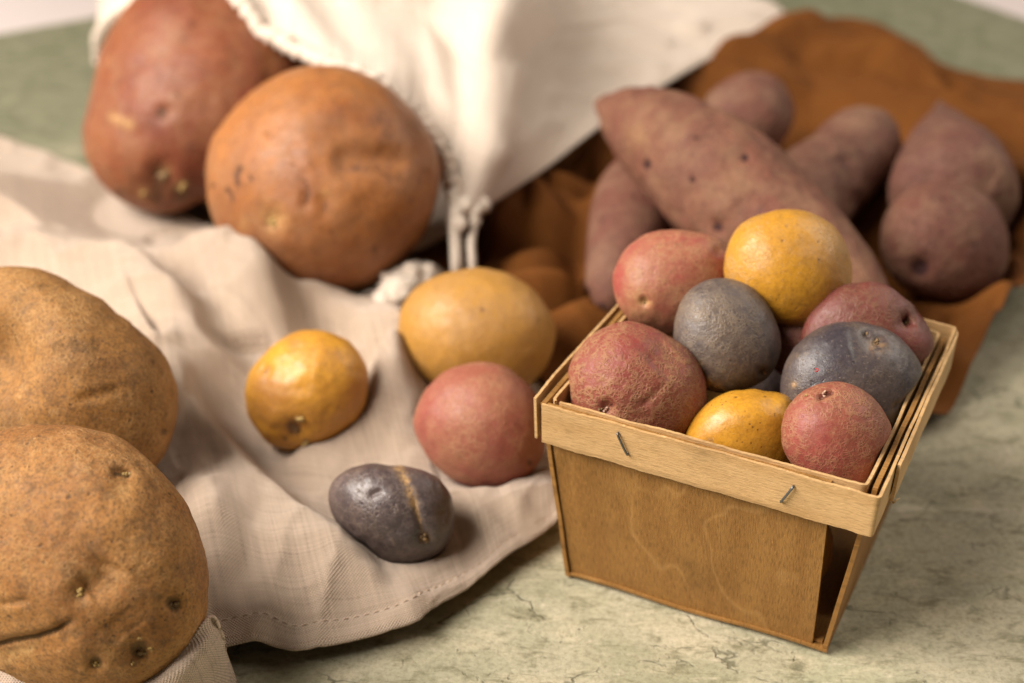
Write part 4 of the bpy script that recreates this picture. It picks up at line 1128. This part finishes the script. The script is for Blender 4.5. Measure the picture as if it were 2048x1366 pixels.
# lie over the sweet potatoes and not inside them
Gf = G.reshape(-1, 3)
for bvh, o, lo, hi in POT:
    if o.name.startswith('sweet_potato') or o.name.startswith('purple_sweet'):
        up = o.name.startswith('sweet_potato')
        for k in np.nonzero((Gf[:, 0] > lo[0]) & (Gf[:, 0] < hi[0]) & (Gf[:, 1] > lo[1]) & (Gf[:, 1] < hi[1]))[0]:
            h = bvh.ray_cast(Vector((Gf[k, 0], Gf[k, 1], .5)), Vector((0, 0, -1)))
            if h[0] is not None and up and Gf[k, 2] < h[0].z + .0015:
                Gf[k, 2] = h[0].z + .0015
G = Gf.reshape(nu, nv, 3)
nn = np.cross(np.gradient(G, axis=0), np.gradient(G, axis=1)); nn /= np.maximum(np.linalg.norm(nn, axis=2, keepdims=True), 1e-12)
if (nn * (CAM - G)).sum() < 0: nn = -nn
V = np.vstack([G.reshape(-1, 3), (G - nn * .0009).reshape(-1, 3)]); N = nu * nv
fa = grid_faces(nu, nv); idx = np.arange(N).reshape(nu, nv)
loop = np.concatenate([idx[:, 0], idx[-1, 1:], idx[-2::-1, -1], idx[0, -2:0:-1]]); l2 = np.roll(loop, -1)
bag_c = np.array([at(700, 150, 0)[0], at(700, 150, 0)[1], .0])
bag = bpy.data.objects.new('cotton_bag', None); C.objects.link(bag); bag.location = bag_c
tag(bag, 'cream cotton drawstring bag lying open over the orange sweet potatoes', 'bag')
me = np_mesh('upper_cloth', V - bag_c, np.vstack([fa, fa[:, ::-1] + N, np.stack([loop, loop + N, l2 + N, l2], 1)]))
gu = np.concatenate([[0], np.cumsum(np.linalg.norm(np.diff(G[:, 0], axis=0), axis=1))]); gv = np.concatenate([[0], np.cumsum(np.linalg.norm(np.diff(G[nu // 2], axis=0), axis=1))])
set_uv(me, np.vstack([np.stack(np.meshgrid(gu, gv, indexing='ij'), -1).reshape(-1, 2)] * 2))
link('upper_cloth', me, COTTON, bag)
# drawstring casing round the mouth: a puckered roll
nm = int(nu * .665)
rim = spline(G[:nm, 0], 420)
sr = np.concatenate([[0], np.cumsum(np.linalg.norm(np.diff(rim, axis=0), axis=1))])
rad = .0042 + .0005 * np.sin(sr * 2 * math.pi / .0062 + 7 * fbm(np.stack([sr * 60, sr * 0, sr * 0], 1), 3)) + .0008 * fbm(np.stack([sr * 120, sr * 0, sr * 0 + 3], 1), 2)
rim = rim + np.stack([fbm(np.stack([sr * 90, sr * 0 + k, sr * 0], 1), 2) * .0007 for k in range(3)], 1)
me = tube_mesh('casing', rim - bag_c, rad, 14, .42, 2, .13); set_uv(me, np.column_stack([np.repeat(np.append(sr, [0, 0])[:420], 14).tolist() + [0, 0], np.tile(np.arange(14) * .0012, 420).tolist() + [0, 0]]))
link('casing', me, COTTON, bag)
# lower layer of the bag between the potatoes and the tabletop
low = patch([[(205, 150, .004), (330, 330, .003), (480, 470, .003), (640, 540, .003), (780, 520, .004), (880, 480, .006), (930, 440, .012), (1000, 360, .008), (1200, 215, .006), (1540, 15, .010)],
             [(205, 100, .004), (330, 150, .003), (480, 200, .003), (640, 250, .003), (780, 220, .004), (900, 160, .008), (980, 120, .010), (1040, 90, .010), (1200, 40, .010), (1480, -10, .012)],
             [(205, -20, .004), (330, -60, .003), (480, -60, .003), (640, -60, .003), (780, -60, .004), (900, -60, .006), (980, -70, .006), (1060, -70, .006), (1200, -80, .008), (1400, -60, .012)]], 120, 50)
me = np_mesh('lower_cloth', low.reshape(-1, 3) - bag_c, grid_faces(120, 50))
set_uv(me, np.stack(np.meshgrid(np.arange(120) * .008, np.arange(50) * .008, indexing='ij'), -1).reshape(-1, 2))
link('lower_cloth', me, COTTON, bag)
# drawstring: gather knot, two cords hanging down, frayed end
n = NT('cotton_cord'); CORD = n.finish(n.mix(n.noise(n.obj(), 500, 3), (0.604, 0.511, 0.41), (0.666, 0.581, 0.495)), .85, n.noise(n.obj(), 1400, 3), sheen=.2, strength=.6, dist=.0006)
def cord(name, pts, r, parent, tw=.5):
    P = spline([at(*p) for p in pts], 90); c = P[0].copy()
    return link(name, tube_mesh(name, P - c, r, 16, tw, 3, .22), CORD, parent, loc=c - (bag_c if parent is bag else 0))
cord('drawstring', [(903, 385, .054), (908, 410, .050), (908, 440, .046), (910, 480, .039), (913, 525, .031), (916, 560, .020), (910, 590, .008)], .0027, bag)
cord('drawstring', [(950, 398, .046), (950, 428, .043), (946, 455, .041), (942, 490, .036), (945, 530, .029), (947, 570, .018), (930, 600, .008)], .0020, bag, .55)
cord('drawstring', [(885, 600, .010), (870, 560, .014), (845, 545, .024), (820, 548, .023), (800, 560, .022), (780, 575, .020), (765, 600, .016), (755, 625, .011)], .0050, bag, .4)
kb = bmesh.new(); rr = random.Random(3)
def blob(px, py, z, r):
    res = bmesh.ops.create_icosphere(kb, subdivisions=3, radius=r)
    p = Vector(at(px, py, z) - bag_c); s = Vector((rr.uniform(.8, 1.2), rr.uniform(.8, 1.2), rr.uniform(.75, 1)))
    for v in res['verts']: v.co = Vector((v.co.x * s.x, v.co.y * s.y, v.co.z * s.z)) + p
for (px, py, z, r) in ((928, 412, .049, .0055), (946, 422, .046, .005), (912, 425, .048, .0045), (966, 410, .043, .0045), (918, 448, .045, .004), (950, 440, .043, .0035)): blob(px, py, z, r)
P = np.array([v.co[:] for v in kb.verts]); dsp = fbm(P * 300, 3) * .0012
for v, d in zip(kb.verts, dsp): v.co += v.normal * float(d) if v.normal.length else Vector()
for f in kb.faces: f.smooth = True
me = bpy.data.meshes.new('gathered_knot'); kb.to_mesh(me); kb.free(); link('gathered_knot', me, CORD, bag)
kb = bmesh.new()
for (px, py, z, r) in ((800, 580, .024, .0085), (775, 598, .020, .008), (825, 558, .026, .007), (850, 552, .025, .0065), (815, 598, .018, .0075), (757, 622, .014, .006), (790, 560, .025, .006), (830, 543, .027, .005), (770, 635, .010, .006)): blob(px, py, z, r)
P = np.array([v.co[:] for v in kb.verts]); dsp = fbm(P * 230, 4, .65) * .0036
for v, d in zip(kb.verts, dsp): v.co += v.normal * float(d)
for f in kb.faces: f.smooth = True
me = bpy.data.meshes.new('cord_knot'); kb.to_mesh(me); kb.free(); link('cord_knot', me, CORD, bag)
# frayed strands
Vs, Fs = [], []
for k in range(150):
    a0 = at(770 + rr.uniform(-30, 50), 605 + rr.uniform(-26, 12), .012 + rr.uniform(0, .008))
    e = at(735 + rr.uniform(-22, 50), 640 + rr.uniform(-20, 22), .004 + rr.uniform(0, .004))
    mid_ = (a0 + e) / 2 + np.array([rr.uniform(-.003, .003), rr.uniform(-.003, .003), rr.uniform(0, .004)])
    P = spline([a0, mid_, e], 8); base = len(Vs)
    for p in P:
        for a in range(4): Vs.append(p + .00045 * np.array([math.cos(a * 1.57), math.sin(a * 1.57) * .7, math.sin(a * 1.57) * .7]))
    for i in range(7):
        for a in range(4): Fs.append((base + i * 4 + a, base + i * 4 + (a + 1) % 4, base + (i + 1) * 4 + (a + 1) % 4, base + (i + 1) * 4 + a))
fr = link('frayed_strands', np_mesh('frayed_strands', np.array(Vs) - bag_c, np.array(Fs)), CORD, bag); fr['kind'] = 'stuff'
